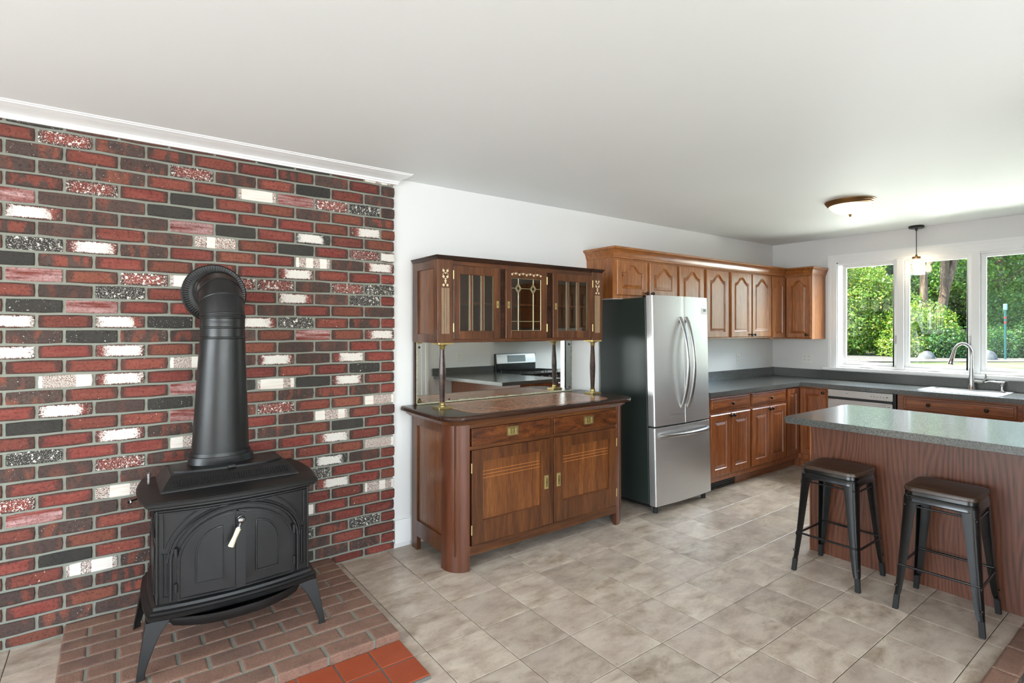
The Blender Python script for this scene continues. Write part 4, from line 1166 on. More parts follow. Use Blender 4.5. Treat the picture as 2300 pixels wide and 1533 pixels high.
cc = thing('corner_wall_cabinet', 'oak corner wall cabinet with folding door and round knob by the window', 'cabinet', (6.3, 3.2, 1.37), 'oak wall cabinets')
MB().prism([(5.840, UF), (6.160, UF), (6.160, 2.790), (XB-.001, 2.790), (XB-.001, YA-.001), (5.840, YA-.001)], 1.372, ZT).build('case', M['oak_v'], cc, bevel=.001)
door_leaf(UT, 5.852, 6.132, 1.390, 2.068, cc, M['oak_v'], True, s=.05)
UTB = TB(6.160, 0)
door_leaf(UTB, -3.066, -2.800, 1.384, 2.068, cc, M['oak_v'], True, s=.05, knob=(-2.836, 1.420))
# crown moulding over the wall cabinets: one mitred run
cprof = [(.000, 2.080), (.006, 2.084), (.008, 2.096), (.014, 2.104), (.020, 2.120), (.032, 2.138), (.050, 2.150), (.058, 2.153), (.060, 2.168), (.0, 2.170)]
def crown_ring(k):
    e = cprof[k][0]; z = cprof[k][1]
    return [(3.318-e*.72, YA-.002, z), (3.318-e*.72, UF-.002-e, z), (6.158-e, UF-.002-e, z), (6.158-e, 2.790-e*.72, z), (XB-.002, 2.790-e*.72, z)]
m_ = MB(); R = [crown_ring(k) for k in range(len(cprof))]
m_.loft(R, caps=False, closed=False)
m_.add([(p[0], p[1], 2.169) for p in R[-2]] + [(XB-.002, YA-.002, 2.169)], [(0, 1, 2, 5), (2, 3, 4, 5)])
setp(m_.build('cabinet_crown', M['oak_x'], smooth=25), 'oak crown moulding running along the top of the wall cabinets', 'moulding')

# base cabinets on the long wall
BF = 2.805; BT = TA(0, BF)
def base(name, label, x0, x1, drw, doors, toe=True):
    r = thing(name, label, 'cabinet', ((x0+x1)/2, 3.1, 0), 'oak base cabinets')
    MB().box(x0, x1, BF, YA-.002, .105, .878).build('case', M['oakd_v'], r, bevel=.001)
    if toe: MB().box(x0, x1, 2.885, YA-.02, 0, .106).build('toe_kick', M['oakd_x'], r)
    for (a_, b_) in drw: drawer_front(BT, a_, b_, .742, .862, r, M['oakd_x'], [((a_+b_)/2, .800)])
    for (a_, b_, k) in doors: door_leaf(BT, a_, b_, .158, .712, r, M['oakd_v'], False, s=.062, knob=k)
    return r
b1 = base('base_cabinet', 'oak base cabinet right beside the fridge, black vent in its toe space', 4.225, 4.915, [(4.250, 4.900)], [(4.250, 4.566, (4.545, .690)), (4.578, 4.900, (4.598, .690))], False)
MB().box(4.80, 4.915, 2.885, YA-.02, 0, .106).build('toe_kick', M['oakd_x'], b1)
vt = MB().box(4.225, 4.80, 2.893, 3.2, 0.0, .106)
vt.build('toe_vent', M['black'], b1)
vs = MB()
for k in range(5): vs.box(4.24, 4.785, 2.886, 2.894, .012+.018*k, .020+.018*k)
vs.build('vent_slat', M['blackmetal'], b1)
base('base_cabinet', 'oak base cabinet with a drawer and two knobbed doors, next to the corner', 4.915, 5.598, [(4.930, 5.588)], [(4.936, 5.257, (5.237, .690)), (5.265, 5.590, (5.288, .690))])
cb = thing('corner_base_cabinet', 'oak corner base cabinet with narrow folding doors beside the dishwasher', 'cabinet', (6.1, 3.0, 0), 'oak base cabinets')
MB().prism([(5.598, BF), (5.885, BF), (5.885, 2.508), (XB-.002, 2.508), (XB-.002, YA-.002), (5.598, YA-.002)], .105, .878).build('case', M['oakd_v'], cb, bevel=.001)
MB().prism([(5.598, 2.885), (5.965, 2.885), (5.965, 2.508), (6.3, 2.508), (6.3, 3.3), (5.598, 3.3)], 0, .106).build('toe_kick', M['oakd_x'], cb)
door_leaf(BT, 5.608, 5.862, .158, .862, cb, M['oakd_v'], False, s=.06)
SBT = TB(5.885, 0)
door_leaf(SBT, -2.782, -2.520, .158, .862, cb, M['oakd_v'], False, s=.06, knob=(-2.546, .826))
# dishwasher
dw = thing('dishwasher', 'stainless dishwasher with a pocket handle beside the sink cabinet', 'dishwasher', (6.15, 2.21, 0))
DT = TB(5.885, 0)
MB().box(5.89, 6.42, 1.914, 2.504, .09, .876).build('tub', M['black'], dw)
MB().box(5.97, 6.40, 1.914, 2.504, 0, .092).build('toe_kick', M['black'], dw)
MB(DT).box(-2.502, -1.930, .800, .874, 0, .022).build('control_panel', M['dwsteel'], dw, bevel=.003)
MB(DT).box(-2.502, -1.930, .11, .775, 0, .024).build('door_panel', M['dwsteel'], dw, bevel=.004)
MB(DT).box(-2.494, -1.938, .772, .802, 0, .010).build('pocket_handle', M['black'], dw)
MB(DT).box(-2.490, -1.942, .768, .778, .010, .028).build('handle_lip', M['chrome'], dw, bevel=.002)
m_ = MB(DT)
for k, w_ in enumerate((.012, .010, .010, .010, .010, .014)): m_.box(-2.115+.026*k, -2.115+.026*k+w_, .832, .836 if k < 5 else .840, .0215, .0228)
m_.build('control_marks', M['screw'], dw)
MB(DT).box(-2.33, -2.318, .840, .844, .0215, .0228).build('status_light', M['black'], dw)
sk = MB(DT).box(-1.982, -1.944, .690, .756, .023, .0250).build('energy_sticker', M['plate'], dw)
MB(DT).box(-1.978, -1.948, .742, .751, .0248, .0255).build('sticker_band', M['display'], sk)
def text(body, size, T_, u, v, n, mat, par, name='lettering'):
    c = bpy.data.curves.new('txt', 'FONT'); c.body = body; c.size = size; c.extrude = .0004
    o = bpy.data.objects.new('txt', c); COL.objects.link(o)
    dg = bpy.context.evaluated_depsgraph_get(); me = bpy.data.meshes.new_from_object(o.evaluated_get(dg))
    bpy.data.objects.remove(o)
    m = MB(T_); m.add([(u+p.co.x, v+p.co.y, n+p.co.z) for p in me.vertices], [tuple(p.vertices) for p in me.polygons])
    return m.build(name, mat, par, recalc=False)
text('10', .034, DT, -1.980, .712, .0252, M['black'], sk)
# sink base and the cabinet after it
sb = thing('sink_base_cabinet', 'oak sink cabinet with a wide false drawer front and two knobs', 'cabinet', (6.15, 1.47, 0), 'oak base cabinets')
MB().box(5.885, 6.0, 1.040, 1.900, .105, .878).box(6.0, XB-.002, 1.040, 1.900, .105, .70).build('case', M['oakd_y'], sb, bevel=.001)
MB().box(5.965, 6.4, 1.040, 1.900, 0, .106).build('toe_kick', M['oakd_y'], sb)
drawer_front(SBT, -1.850, -1.068, .742, .862, sb, M['oakd_y'], [(-1.655, .803), (-1.255, .803)])
door_leaf(SBT, -1.850, -1.464, .158, .712, sb, M['oakd_v'], False, s=.062, knob=(-1.490, .685))
door_leaf(SBT, -1.454, -1.068, .158, .712, sb, M['oakd_v'], False, s=.062, knob=(-1.428, .685))
eb_ = thing('base_cabinet', 'oak base cabinet beyond the sink cabinet', 'cabinet', (6.15, .6, 0), 'oak base cabinets')
MB().box(5.885, XB-.002, YO+.002, 1.040, .105, .878).build('case', M['oakd_y'], eb_, bevel=.001)
MB().box(5.965, 6.4, YO+.002, 1.040, 0, .106).build('toe_kick', M['oakd_y'], eb_)
drawer_front(SBT, -1.022, -.80, .742, .862, eb_, M['oakd_y'], [(-.91, .803)])
door_leaf(SBT, -1.022, -.80, .158, .712, eb_, M['oakd_v'], False, s=.05, knob=(-.83, .685))

# ---- countertops
ct = thing('countertop', 'grey speckled L-shaped laminate countertop with backsplash', 'countertop', (5.8, 2.9, .88))
CZ0, CZ1 = .8785, .920
SKX0, SKX1, SKY0, SKY1 = 5.975, 6.425, 1.180, 1.780     # sink cut-out
cm = MB()
def cbox(x0, x1, y0, y1): cm.box(x0, x1, y0, y1, CZ0, CZ1)
L1 = [(4.222, 2.768), (5.848, 2.768), (5.848, YO+.003), (SKX0, YO+.003), (SKX0, SKY0), (SKX0, SKY1), (SKX0, YA-.003), (4.222, YA-.003)]
cm.prism([(4.222, 2.768), (5.848, 2.768), (5.848, YO+.003), (XB-.003, YO+.003), (XB-.003, SKY0+.012), (SKX0+.012, SKY0+.012), (SKX0+.012, SKY1-.012), (XB-.003, SKY1-.012), (XB-.003, YA-.003), (4.222, YA-.003)], CZ0, CZ1)
cbox(SKX1-.012, XB-.003, SKY0+.012, SKY1-.012)
cm.build('worktop', M['laminate'], ct)
bs = MB().box(4.222, XB-.004, YA-.022, YA-.002, CZ1, 1.022).box(XB-.022, XB-.002, YO+.003, YA-.022, CZ1, 1.020)
bs.build('backsplash', M['laminate'], ct, bevel=.002)
# ---- sink, faucet, soap pump
sn = thing('kitchen_sink', 'stainless single-bowl drop-in sink under the window', 'sink', ((SKX0+SKX1)/2, (SKY0+SKY1)/2, .92))
def rr3(e, z, r=.03): return [(p[0], p[1], z) for p in rrect(SKX0+e, SKX1-e*1, SKY0+e, SKY1-e, r, 5)]
def bowl(e, z, r, back=.085): return [(p[0], p[1], z) for p in rrect(SKX0+e, SKX1-back, SKY0+e, SKY1-e, r, 5)]
MB().loft([rr3(0, .9195), rr3(0, .924), rr3(.006, .927), bowl(.032, .926, .05), bowl(.038, .920, .05), bowl(.050, .775, .06), bowl(.075, .750, .06)], caps=True).build('basin', M['sink'], sn, smooth=35)
MB().lathe((6.16, 1.48, .7505), (0, 0, 1), [(.045, 0), (.043, .003), (.028, .0035)], 20).build('drain', M['chrome'], sn, smooth=40)
fa = thing('faucet', 'satin nickel pull-down gooseneck faucet behind the sink', 'faucet', (6.385, 1.475, .926))
MB().lathe((6.385, 1.475, .925), (0, 0, 1), [(.031, 0), (.030, .006), (.0265, .012), (.025, .06), (.021, .12), (.017, .20)], 20).build('body', M['chrome'], fa, smooth=40)
pts = [(6.385, 1.475, 1.10)]
for i in range(3): pts.append((6.385, 1.475, 1.13+.05*i))
Rn = .082
for i in range(1, 13):
    a = PI*i/12*.94; pts.append((6.385 - (Rn-Rn*math.cos(a))*.72, 1.475 + (Rn-Rn*math.cos(a))*.62, 1.255+Rn*1.15*math.sin(a)))
MB().tube(pts, [.0165, .015, .0135] + [.0125]*(len(pts)-3), 12).build('neck', M['chrome'], fa, smooth=60)
e0 = Vector(pts[-1]); dd_ = (Vector(pts[-1])-Vector(pts[-2])).normalized()
MB().tube([e0-dd_*.01, e0+dd_*.02, e0+dd_*.075, e0+dd_*.115, e0+dd_*.122], [.0135, .0150, .0175, .0215, .017], 14).build('spray_head', M['chrome'], fa, smooth=40)
MB().tube([e0+dd_*.070+Vector((-.014, -.008, .0)), e0+dd_*.096+Vector((-.016, -.009, 0))], .006, 8).build('spray_button', M['black'], fa)
MB().lathe((6.385, 1.452, 1.000), (0, -1, 0), [(.016, 0), (.017, .020), (.0165, .055), (.012, .060)], 14).build('lever_hub', M['chrome'], fa, smooth=40)
MB().tube([(6.385, 1.398, 1.004), (6.38, 1.380, 1.020), (6.375, 1.370, 1.050), (6.372, 1.372, 1.075)], [.008, .008, .007, .006], 8).build('lever', M['chrome'], fa, smooth=60)
sd = thing('soap_dispenser', 'satin nickel soap pump on the sink ledge', 'soap dispenser', (6.385, 1.262, .926))
MB().lathe((6.385, 1.262, .925), (0, 0, 1), [(.020, 0), (.019, .006), (.013, .010), (.012, .045), (.017, .049), (.018, .062), (.010, .066), (.008, .078)], 16).build('pump', M['chrome'], sd, smooth=40)
MB().tube([(6.385, 1.245, 1.003), (6.385, 1.265, 1.006), (6.378, 1.300, 1.008), (6.366, 1.345, 1.012), (6.356, 1.375, .999)], [.012, .012, .009, .007, .006], 8).build('spout', M['chrome'], sd, smooth=60)

# ================================================================== PENINSULA
pe = thing('kitchen_peninsula', 'wood-panelled kitchen peninsula with a grey laminate top behind the bar stools', 'peninsula', (4.05, 1.0, 0))
MB().box(3.770, 3.790, YO+.003, 1.716, .0, .8785).build('veneer_panel', M['panel'], pe)
MB().box(3.790, 4.36, YO+.003, 1.712, .10, .8785).build('case', M['oakd_v'], pe)
MB().box(3.790, 4.29, YO+.003, 1.700, 0, .10).build('toe_kick', M['oakd_x'], pe)
MB().box(3.764, 3.796, 1.712, 1.722, 0, .8785).box(3.796, 4.36, 1.712, 1.720, .0, .8785).build('end_panel', M['oakd_v'], pe, bevel=.002)
PT = lambda u, v, n: (4.36+n, u, v)
for (a_, b_) in ((.80, 1.24), (1.26, 1.70)):
    drawer_front(PT, a_, b_, .742, .862, pe, M['oakd_y'], [((a_+b_)/2, .803)]); door_leaf(PT, a_, b_, .158, .712, pe, M['oakd_v'], False, s=.062)
ctop = rrect(3.490, 4.425, .785, 1.757, .055, 6, (0, 0, 1, .25))
ctop = [(3.490, YO+.004), (4.485, YO+.004), (4.485, .785), (4.425, .785)] + [p for p in ctop if p[1] > .79]
MB().prism(ctop, .8785, .920).build('worktop', M['laminate'], pe, bevel=.003)
MB().box(3.462, 4.485, YO+.003, YO+.022, .920, 1.022).build('backsplash', M['laminate'], pe, bevel=.002)

# ================================================================== BAR STOOLS
bsl = thing('bar_stool', 'black metal stool with dark wood seat nearer the free end of the peninsula', 'stool', (3.545, 1.455, 0), 'bar stools at the peninsula')
scx, scy = 3.545, 1.455
def sq(h_, r, z, hx=None): return [(p[0], p[1], z) for p in rrect(scx-(hx or h_), scx+(hx or h_), scy-h_, scy+h_, r, 5)]
MB().loft([sq(.150, .045, .630), sq(.156, .048, .634), sq(.156, .048, .648), sq(.152, .046, .655), sq(.146, .044, .657)]).build('seat', M['seatwood'], bsl, smooth=35)
MB().loft([sq(.156, .048, .578), sq(.158, .050, .582), sq(.154, .047, .606), sq(.150, .046, .612), sq(.154, .048, .616), sq(.152, .046, .632)]).build('seat_pan', M['blackmetal'], bsl, smooth=35)
for sx_ in (-1, 1):
    for sy_ in (-1, 1):
        rg_ = []
        for (z, o_, w_) in ((.598, .153, .062), (.55, .1555, .060), (.45, .1605, .053), (.33, .167, .046), (.20, .175, .039), (.10, .182, .032), (.075, .184, .027), (.055, .1855, .024), (.0, .190, .024)):
            th = .004 if z > .06 else .010
            ox, oy = scx+sx_*o_, scy+sy_*o_
            ch = min(w_*.42, .022) if z > .07 else .006
            # rounded outer corner angle section
            P = [(ox-sx_*w_, oy), (ox-sx_*ch, oy), (ox-sx_*ch*.3, oy-sy_*ch*.3), (ox, oy-sy_*ch), (ox, oy-sy_*w_), (ox-sx_*th, oy-sy_*w_), (ox-sx_*(th+.002), oy-sy_*(ch+.002)), (ox-sx_*(ch*.3+th), oy-sy_*(ch*.3+th)), (ox-sx_*(ch+.002), oy-sy_*(th+.002)), (ox-sx_*w_, oy-sy_*th)]
            rg_.append([(p[0], p[1], z) for p in P])
        lg = MB().loft(rg_[:-2]).build('leg', M['blackmetal'], bsl, smooth=45)
        o_ = .1855
        f_ = MB()
        f_.loft([[(scx+sx_*a_+ux*.012, scy+sy_*a_+uy*.012, z) for ux, uy in ((-1,-1),(1,-1),(1,1),(-1,1))] for z, a_ in ((.078, .172), (.05, .174), (.002, .178), (.0, .178))])
        f_.build('foot', M['rubber'], lg, bevel=.003)
        MB().lathe((scx+sx_*.1825, scy+sy_*.1825, .125), (sx_, sy_, .1), [(.0065, -.012), (.0065, -.005), (.004, -.003)], 10).build('rivet', M['knob'], lg)
# rails between the legs
for z, o_, r_ in ((.225, .168, .0065), (.545, .148, .0055)):
    for k in range(4):
        a_ = [(-1, -1), (1, -1), (1, 1), (-1, 1)][k]; b_ = [(1, -1), (1, 1), (-1, 1), (-1, -1)][k]
        zz = z + (.012 if k % 2 else 0)
        MB().tube([(scx+a_[0]*o_, scy+a_[1]*o_, zz), (scx+a_[0]*o_*.75+b_[0]*o_*.25, scy+a_[1]*o_*.75+b_[1]*o_*.25, zz-.001), (scx+b_[0]*o_, scy+b_[1]*o_, zz)], r_, 8).build('footrest' if z < .3 else 'brace', M['blackmetal'], bsl, smooth=50)
for k in range(4):
    # arched apron below the seat between two legs
    ax, ay = [(0, -1), (1, 0), (0, 1), (-1, 0)][k]
    ap_ = []
    for i in range(13):
        t_ = -1+2*i/12; ap_.append((t_*.108, .582-.026*(abs(t_)**4)))
    poly = [(-.112, .605)] + [(p[0], p[1]-.004) for p in ap_] + [(.112, .605)]
    tr = lambda u, v, n, ax=ax, ay=ay: (scx+ax*(.150+n)-ay*u, scy+ay*(.150+n)+ax*u, v)
    MB(tr).prism(poly, 0, .004).build('apron', M['blackmetal'], bsl)
def copy_tree(o, parent=None):
    c = o.copy(); COL.objects.link(c)
    if parent: c.parent = parent
    for ch in list(o.children): copy_tree(ch, c)
    return c
s2 = copy_tree(bsl); s2.location = (3.527, .918, 0); s2.rotation_euler = (0, 0, math.radians(2.2))
s2['label'] = 'black metal stool with dark wood seat beside the brick paving patch'

# ================================================================== LIGHTS IN THE ROOM
dl = thing('ceiling_light', 'flush dome ceiling light with lit alabaster glass and bronze ring', 'ceiling light', (4.72, 1.846, HC))
MB().lathe((4.72, 1.846, HC), (0, 0, -1), [(.178, 0), (.178, .006), (.170, .010), (.172, .016), (.162, .022), (.164, .028), (.150, .036), (.140, .034)], 40).build('trim_ring', M['bronze'], dl, smooth=25)
MB().lathe((4.72, 1.846, HC), (0, 0, -1), [(.148, .030), (.143, .044), (.128, .064), (.102, .083), (.068, .097), (.030, .104), (.006, .105)], 40).build('glass_bowl', M['domeglass'], dl, smooth=60)
MB().lathe((4.72, 1.846, HC), (0, 0, -1), [(.012, .101), (.014, .106), (.008, .112), (.010, .117), (.003, .124)], 14).build('finial', M['bronze'], dl, smooth=40)
pc = Vector((6.380, 1.900, HC))
pd = thing('pendant_light', 'small pendant lamp with clear glass cylinder and lit bulb over the sink', 'pendant light', pc)
MB().lathe(pc, (0, 0, -1), [(.062, 0), (.064, .003), (.064, .020), (.060, .024)], 28).build('canopy', M['black'], pd, smooth=40)
MB().lathe(pc, (0, 0, -1), [(.010, .024), (.010, .040), (.004, .052)], 10).build('cord_grip', M['black'], pd, smooth=40)
MB().tube([(pc.x, pc.y, HC-.04), (pc.x, pc.y, 2.215)], .0032, 6).build('cord', M['black'], pd)
MB().lathe((pc.x, pc.y, 2.19), (0, 0, 1), [(.034, -.016), (.035, -.012), (.035, .010), (.012, .014), (.006, .034)], 20).build('socket', M['bronze'], pd, smooth=40)
MB().lathe((pc.x, pc.y, 2.10), (0, 0, 1), [(.034, .086), (.070, .080), (.070, -.078), (.068, -.078), (.068, .078), (.034, .082)], 32).build('glass_shade', M['lampglass'], pd, smooth=40)
MB().lathe((pc.x, pc.y, 2.11), (0, 0, 1), [(.012, .064), (.014, .040), (.026, .016), (.031, -.008), (.024, -.030), (.008, -.040)], 18).build('bulb', M['bulb'], pd, smooth=60)

# ================================================================== RANGE WALL (seen in the mirror)
rn = thing('gas_range', 'stainless gas range with a control backguard, seen in the sideboard mirror', 'range', (4.872, .46, 0))
RX0, RX1 = 4.494, 5.250
MB().box(RX0, RX1, YO+.004, .770, .04, .905).build('body', M['black'], rn, bevel=.004)
MB().box(RX0+.03, RX1-.03, .15, .73, 0, .045).build('plinth', M['black'], rn)
MB().box(RX0, RX1, YO+.06, .790, .902, .922).build('cooktop', M['blackmetal'], rn, bevel=.004)
RT = TC(0, YO)
bgd = MB(RT).prism([(-RX1, .92), (-RX0, .92), (-RX0, 1.19), (-RX1, 1.19)], .002, .045).build('backguard', M['black'], rn, bevel=.004)
MB().loft([[(RX0+.012, .182, 1.045), (RX1-.012, .182, 1.045), (RX1-.012, .165, 1.186), (RX0+.012, .165, 1.186)], [(RX0+.012, .196, 1.045), (RX1-.012, .196, 1.045), (RX1-.012, .176, 1.186), (RX0+.012, .176, 1.186)]]).build('control_fascia', M['dwsteel'], bgd, bevel=.003)
MB().loft([[(4.70, .186, 1.065), (5.04, .186, 1.065), (5.04, .172, 1.165), (4.70, .172, 1.165)], [(4.70, .195, 1.065), (5.04, .195, 1.065), (5.04, .181, 1.165), (4.70, .181, 1.165)]]).build('display', M['display'], bgd)
MB(RT).box(-RX1+.02, -RX0-.02, .935, 1.038, .044, .050).build('splash_panel', M['blackmetal'], bgd)
for gx in (4.505+.01, 4.755, 4.995):
    g_ = MB()
    for i in range(4): g_.tube([(gx+.01+.065*i, .27, .952), (gx+.01+.065*i, .74, .952)], .006, 6)
    for yy in (.275, .40, .51, .62, .735): g_.tube([(gx+.01, yy, .950), (gx+.205, yy, .950)], .006, 6)
    for (xx, yy) in ((gx+.01, .275), (gx+.205, .275), (gx+.01, .735), (gx+.205, .735)): g_.tube([(xx, yy, .922), (xx, yy, .952)], .006, 6)
    g_.build('grate', M['iron'], rn)
for k in range(5): MB().lathe((4.60+.136*k, .770, .865), (0, 1, 0), [(.020, 0), (.020, .018), (.016, .024)], 16).build('knob', M['steel_h'], rn, smooth=40)
MB().box(RX0+.01, RX1-.01, .770, .792, .20, .80).build('oven_door', M['dwsteel'], rn, bevel=.004)
MB().tube([(RX0+.06, .792, .760), (RX0+.07, .835, .760), (RX1-.07, .835, .760), (RX1-.06, .792, .760)], .012, 8).build('oven_handle', M['steel_h'], rn, smooth=50)
hd_ = thing('range_hood', 'black range hood under the wall cabinet, seen in the mirror', 'range hood', (4.872, .35, 1.37))
MB().box(RX0, RX1, YO+.003, .62, 1.37, 1.41).build('canopy', M['blackmetal'], hd_, bevel=.006)
MB().box(RX0+.02, RX1-.02, YO+.003, .58, 1.41, 1.50).build('housing', M['dwsteel'], hd_, bevel=.004)
def opp_upper(label, x0, x1, z0):
    r = thing('wall_cabinet', label, 'cabinet', ((x0+x1)/2, .3, z0), 'oak wall cabinets on the range wall')
    MB().box(x0, x1, YO+.002, .44, z0, 2.10).build('case', M['oak_v'], r)
    w_ = (x1-x0)/2
    for k in range(2): door_leaf(TC(0, .44), -x1+.02+w_*k*1.0, -x1+w_*(k+1)-.02, z0+.02, 2.08, r, M['oak_v'], True)
    return r
opp_upper('oak wall cabinet directly above the range hood', RX0, RX1, 1.503)
opp_upper('oak wall cabinet to the window side of the range hood', RX1+.002, 6.05, 1.42)
cs = thing('range_side_cabinet', 'oak base cabinet with grey top between range and window wall', 'cabinet', (5.55, .45, 0))
MB().box(RX1+.004, 5.846, YO+.003, .74, .0, .878).build('case', M['oakd_v'], cs)
MB().box(RX1+.004, 5.846, YO+.003, .770, .8795, .920).build('worktop', M['laminate'], cs)
T3 = TC(0, YO)
dr_ = thing('trim_2', 'white door casing at the end of the range wall', 'trim', (3.18, YO, 0)); del dr_['category']; dr_['kind'] = 'structure'
for k, (u0, u1, n_) in enumerate(((-3.40, -3.36, .022), (-3.36, -3.30, .015), (-3.30, -3.07, .010))):
    MB(T3).box(u0, u1, .02, 2.1, 0, n_).build('casing_board', M['trim'], dr_, bevel=.003)

# ================================================================== OUTDOORS
GZ = 0.25
def leafmat(name, cols, trans=0.35):
    t = NT(name)
    gi = t.n('NewGeometry'); r = gi.outputs['Random Per Island']
    col = t.ramp(r, cols)
    df = t.n('BsdfDiffuse'); tl = t.n('BsdfTranslucent'); gl = t.n('BsdfGlossy'); gl.inputs['Roughness'].default_value = .35
    t.put(df.inputs[0], col); t.put(tl.inputs[0], t.mix(0.4, col, (0.45, 0.55, 0.05, 1)))
    mx = t.n('MixShader'); mx.inputs[0].default_value = trans
    t.t.links.new(df.outputs[0], mx.inputs[1]); t.t.links.new(tl.outputs[0], mx.inputs[2])
    m2 = t.n('MixShader'); m2.inputs[0].default_value = .05
    t.t.links.new(mx.outputs[0], m2.inputs[1]); t.t.links.new(gl.outputs[0], m2.inputs[2])
    t.t.links.new(m2.outputs[0], t.out.inputs[0]); return t.m
M['leaf_y'] = leafmat('sunny_shrub_leaves', [(0.0, rgb(70, 112, 34)), (0.5, rgb(112, 150, 52)), (0.85, rgb(150, 178, 74)), (1.0, rgb(206, 190, 84))])
M['leaf_g'] = leafmat('green_tree_leaves', [(0.0, rgb(44, 92, 34)), (0.6, rgb(80, 134, 48)), (1.0, rgb(126, 164, 62))])
M['leaf_d'] = leafmat('deep_green_leaves', [(0.0, rgb(28, 66, 40)), (0.6, rgb(52, 100, 52)), (1.0, rgb(96, 138, 60))], .25)
M['bark'] = wood('tree_bark', rgb(70, 56, 44), rgb(118, 98, 80), rgb(150, 132, 112), axis=2, scale=5, rough=.9, coat=0, stretch=.12)
def ground_mat():
    t = NT('yard_ground'); c = t.coord('Object', (1, 1, 1))
    n = t.noise(c, .5, 4); f = t.noise(c, 14, 4, .7)
    col = t.mix(t.ramp(n, [(.45, 0.0), (.55, 1.0)]), rgb(130, 118, 92), rgb(86, 104, 52)); col = t.mix(f, t.mix(1.0, col, (.6, .6, .6, 1), 'MULTIPLY'), col)
    t.set(Base_Color=col, Roughness=.95); t.bump(f, .6, .05); return t.m
M['ground'] = ground_mat()
t = NT('gravel'); f = t.noise(t.coord('Object', (1, 1, 1)), 9, 5, .75)
t.set(Base_Color=t.ramp(f, [(.3, rgb(78, 74, 68)), (.7, rgb(118, 112, 104))]), Roughness=.95); M['gravel'] = t.m
t = NT('rock'); f = t.noise(t.coord('Object', (1, 1, 1)), 4, 5, .7)
t.set(Base_Color=t.ramp(f, [(.3, rgb(74, 76, 76)), (.7, rgb(112, 114, 112))]), Roughness=.9); t.bump(f, .8, .05); M['rock'] = t.m
gm = MB(); ng = 24
for i in range(ng+1):
    for j in range(ng+1):
        x = 7.2+70*i/ng; y = -35+80*j/ng
        gm.v.append(Vector((x, y, GZ - .75*min(1, max(0, (14-x)/3)) + (0.02*math.sin(x*.7+y*.4) if x > 15 else 0))))
for i in range(ng):
    for j in range(ng):
        a = i*(ng+1)+j; gm.f.append((a, a+ng+1, a+ng+2, a+1))
struct(gm.build('ground', M['ground'], smooth=60), 'yard ground outside the window')
def cam_at(px, d): 
    u = (px-1150)/1204.08
    return Vector((d*(.5932+.8050*u), d*(.8050-.5932*u), 0))
def z_at(py, d): return CAMH - (py-737.3)*d/1204.08
dvm = MB(); pa = [cam_at(p_, 19.6) for p_ in (1700, 1850, 2000, 2150, 2300, 2450)]; pb = [cam_at(p_, 24.4 if p_ < 2060 else 21.8) for p_ in (1700, 1850, 2000, 2150, 2300, 2450)]
dvm.loft([[(p.x, p.y, GZ+.03) for p in pa], [(p.x, p.y, GZ+.03) for p in pb]], caps=False, closed=False)
struct(dvm.build('driveway', M['gravel']), 'strip of pale gravel drive beyond the window')
def foliage(name, blobs, n, size, mat, parent, seed):
    """leaf blades scattered through and over ellipsoid clumps (one mesh)"""
    rg = np.random.default_rng(seed)
    wts = np.array([b[3]*b[4]+b[4]*b[5]+b[3]*b[5] for b in blobs]); cnt = np.maximum(1, (n*wts/wts.sum()).astype(int))
    P = []; N = []
    for b, c in zip(blobs, cnt):
        d = rg.normal(size=(c, 3)); d /= np.linalg.norm(d, axis=1)[:, None]
        r = (0.55 + 0.5*rg.random(c)**0.6)[:, None]
        lump = 1 + .16*np.sin(d[:, :1]*7+b[0]) + .14*np.sin(d[:, 1:2]*8+b[1]) + .12*np.sin(d[:, 2:]*9)
        P.append(np.array(b[:3]) + d*r*lump*np.array(b[3:6])); N.append(d)
    P = np.vstack(P); N = np.vstack(N); m = len(P)
    nn = N*0.5 + rg.normal(size=(m, 3))*0.6 + np.array([0, 0, .35]); nn /= np.linalg.norm(nn, axis=1)[:, None]
    a = np.cross(nn, rg.normal(size=(m, 3))); a /= np.linalg.norm(a, axis=1)[:, None]; b_ = np.cross(nn, a)
    s = size*(0.6+0.8*rg.random(m))[:, None]
    V = np.stack([P-a*s, P-b_*s*.5+nn*s*.12, P+a*s, P+b_*s*.5+nn*s*.12], 1).reshape(-1, 3) - np.array(wloc(parent))
    me = bpy.data.meshes.new(name); me.vertices.add(4*m); me.vertices.foreach_set('co', V.ravel())
    me.loops.add(4*m); me.loops.foreach_set('vertex_index', np.arange(4*m, dtype=np.int32))
    me.polygons.add(m); me.polygons.foreach_set('loop_start', np.arange(0, 4*m, 4, dtype=np.int32)); me.polygons.foreach_set('loop_total', np.full(m, 4, dtype=np.int32))
    me.update(); me.validate(); me.materials.append(mat)
    o = bpy.data.objects.new(name, me); COL.objects.link(o); o.parent = parent; WLOC[o.name] = wloc(parent)
    o['kind'] = 'stuff'
    return o
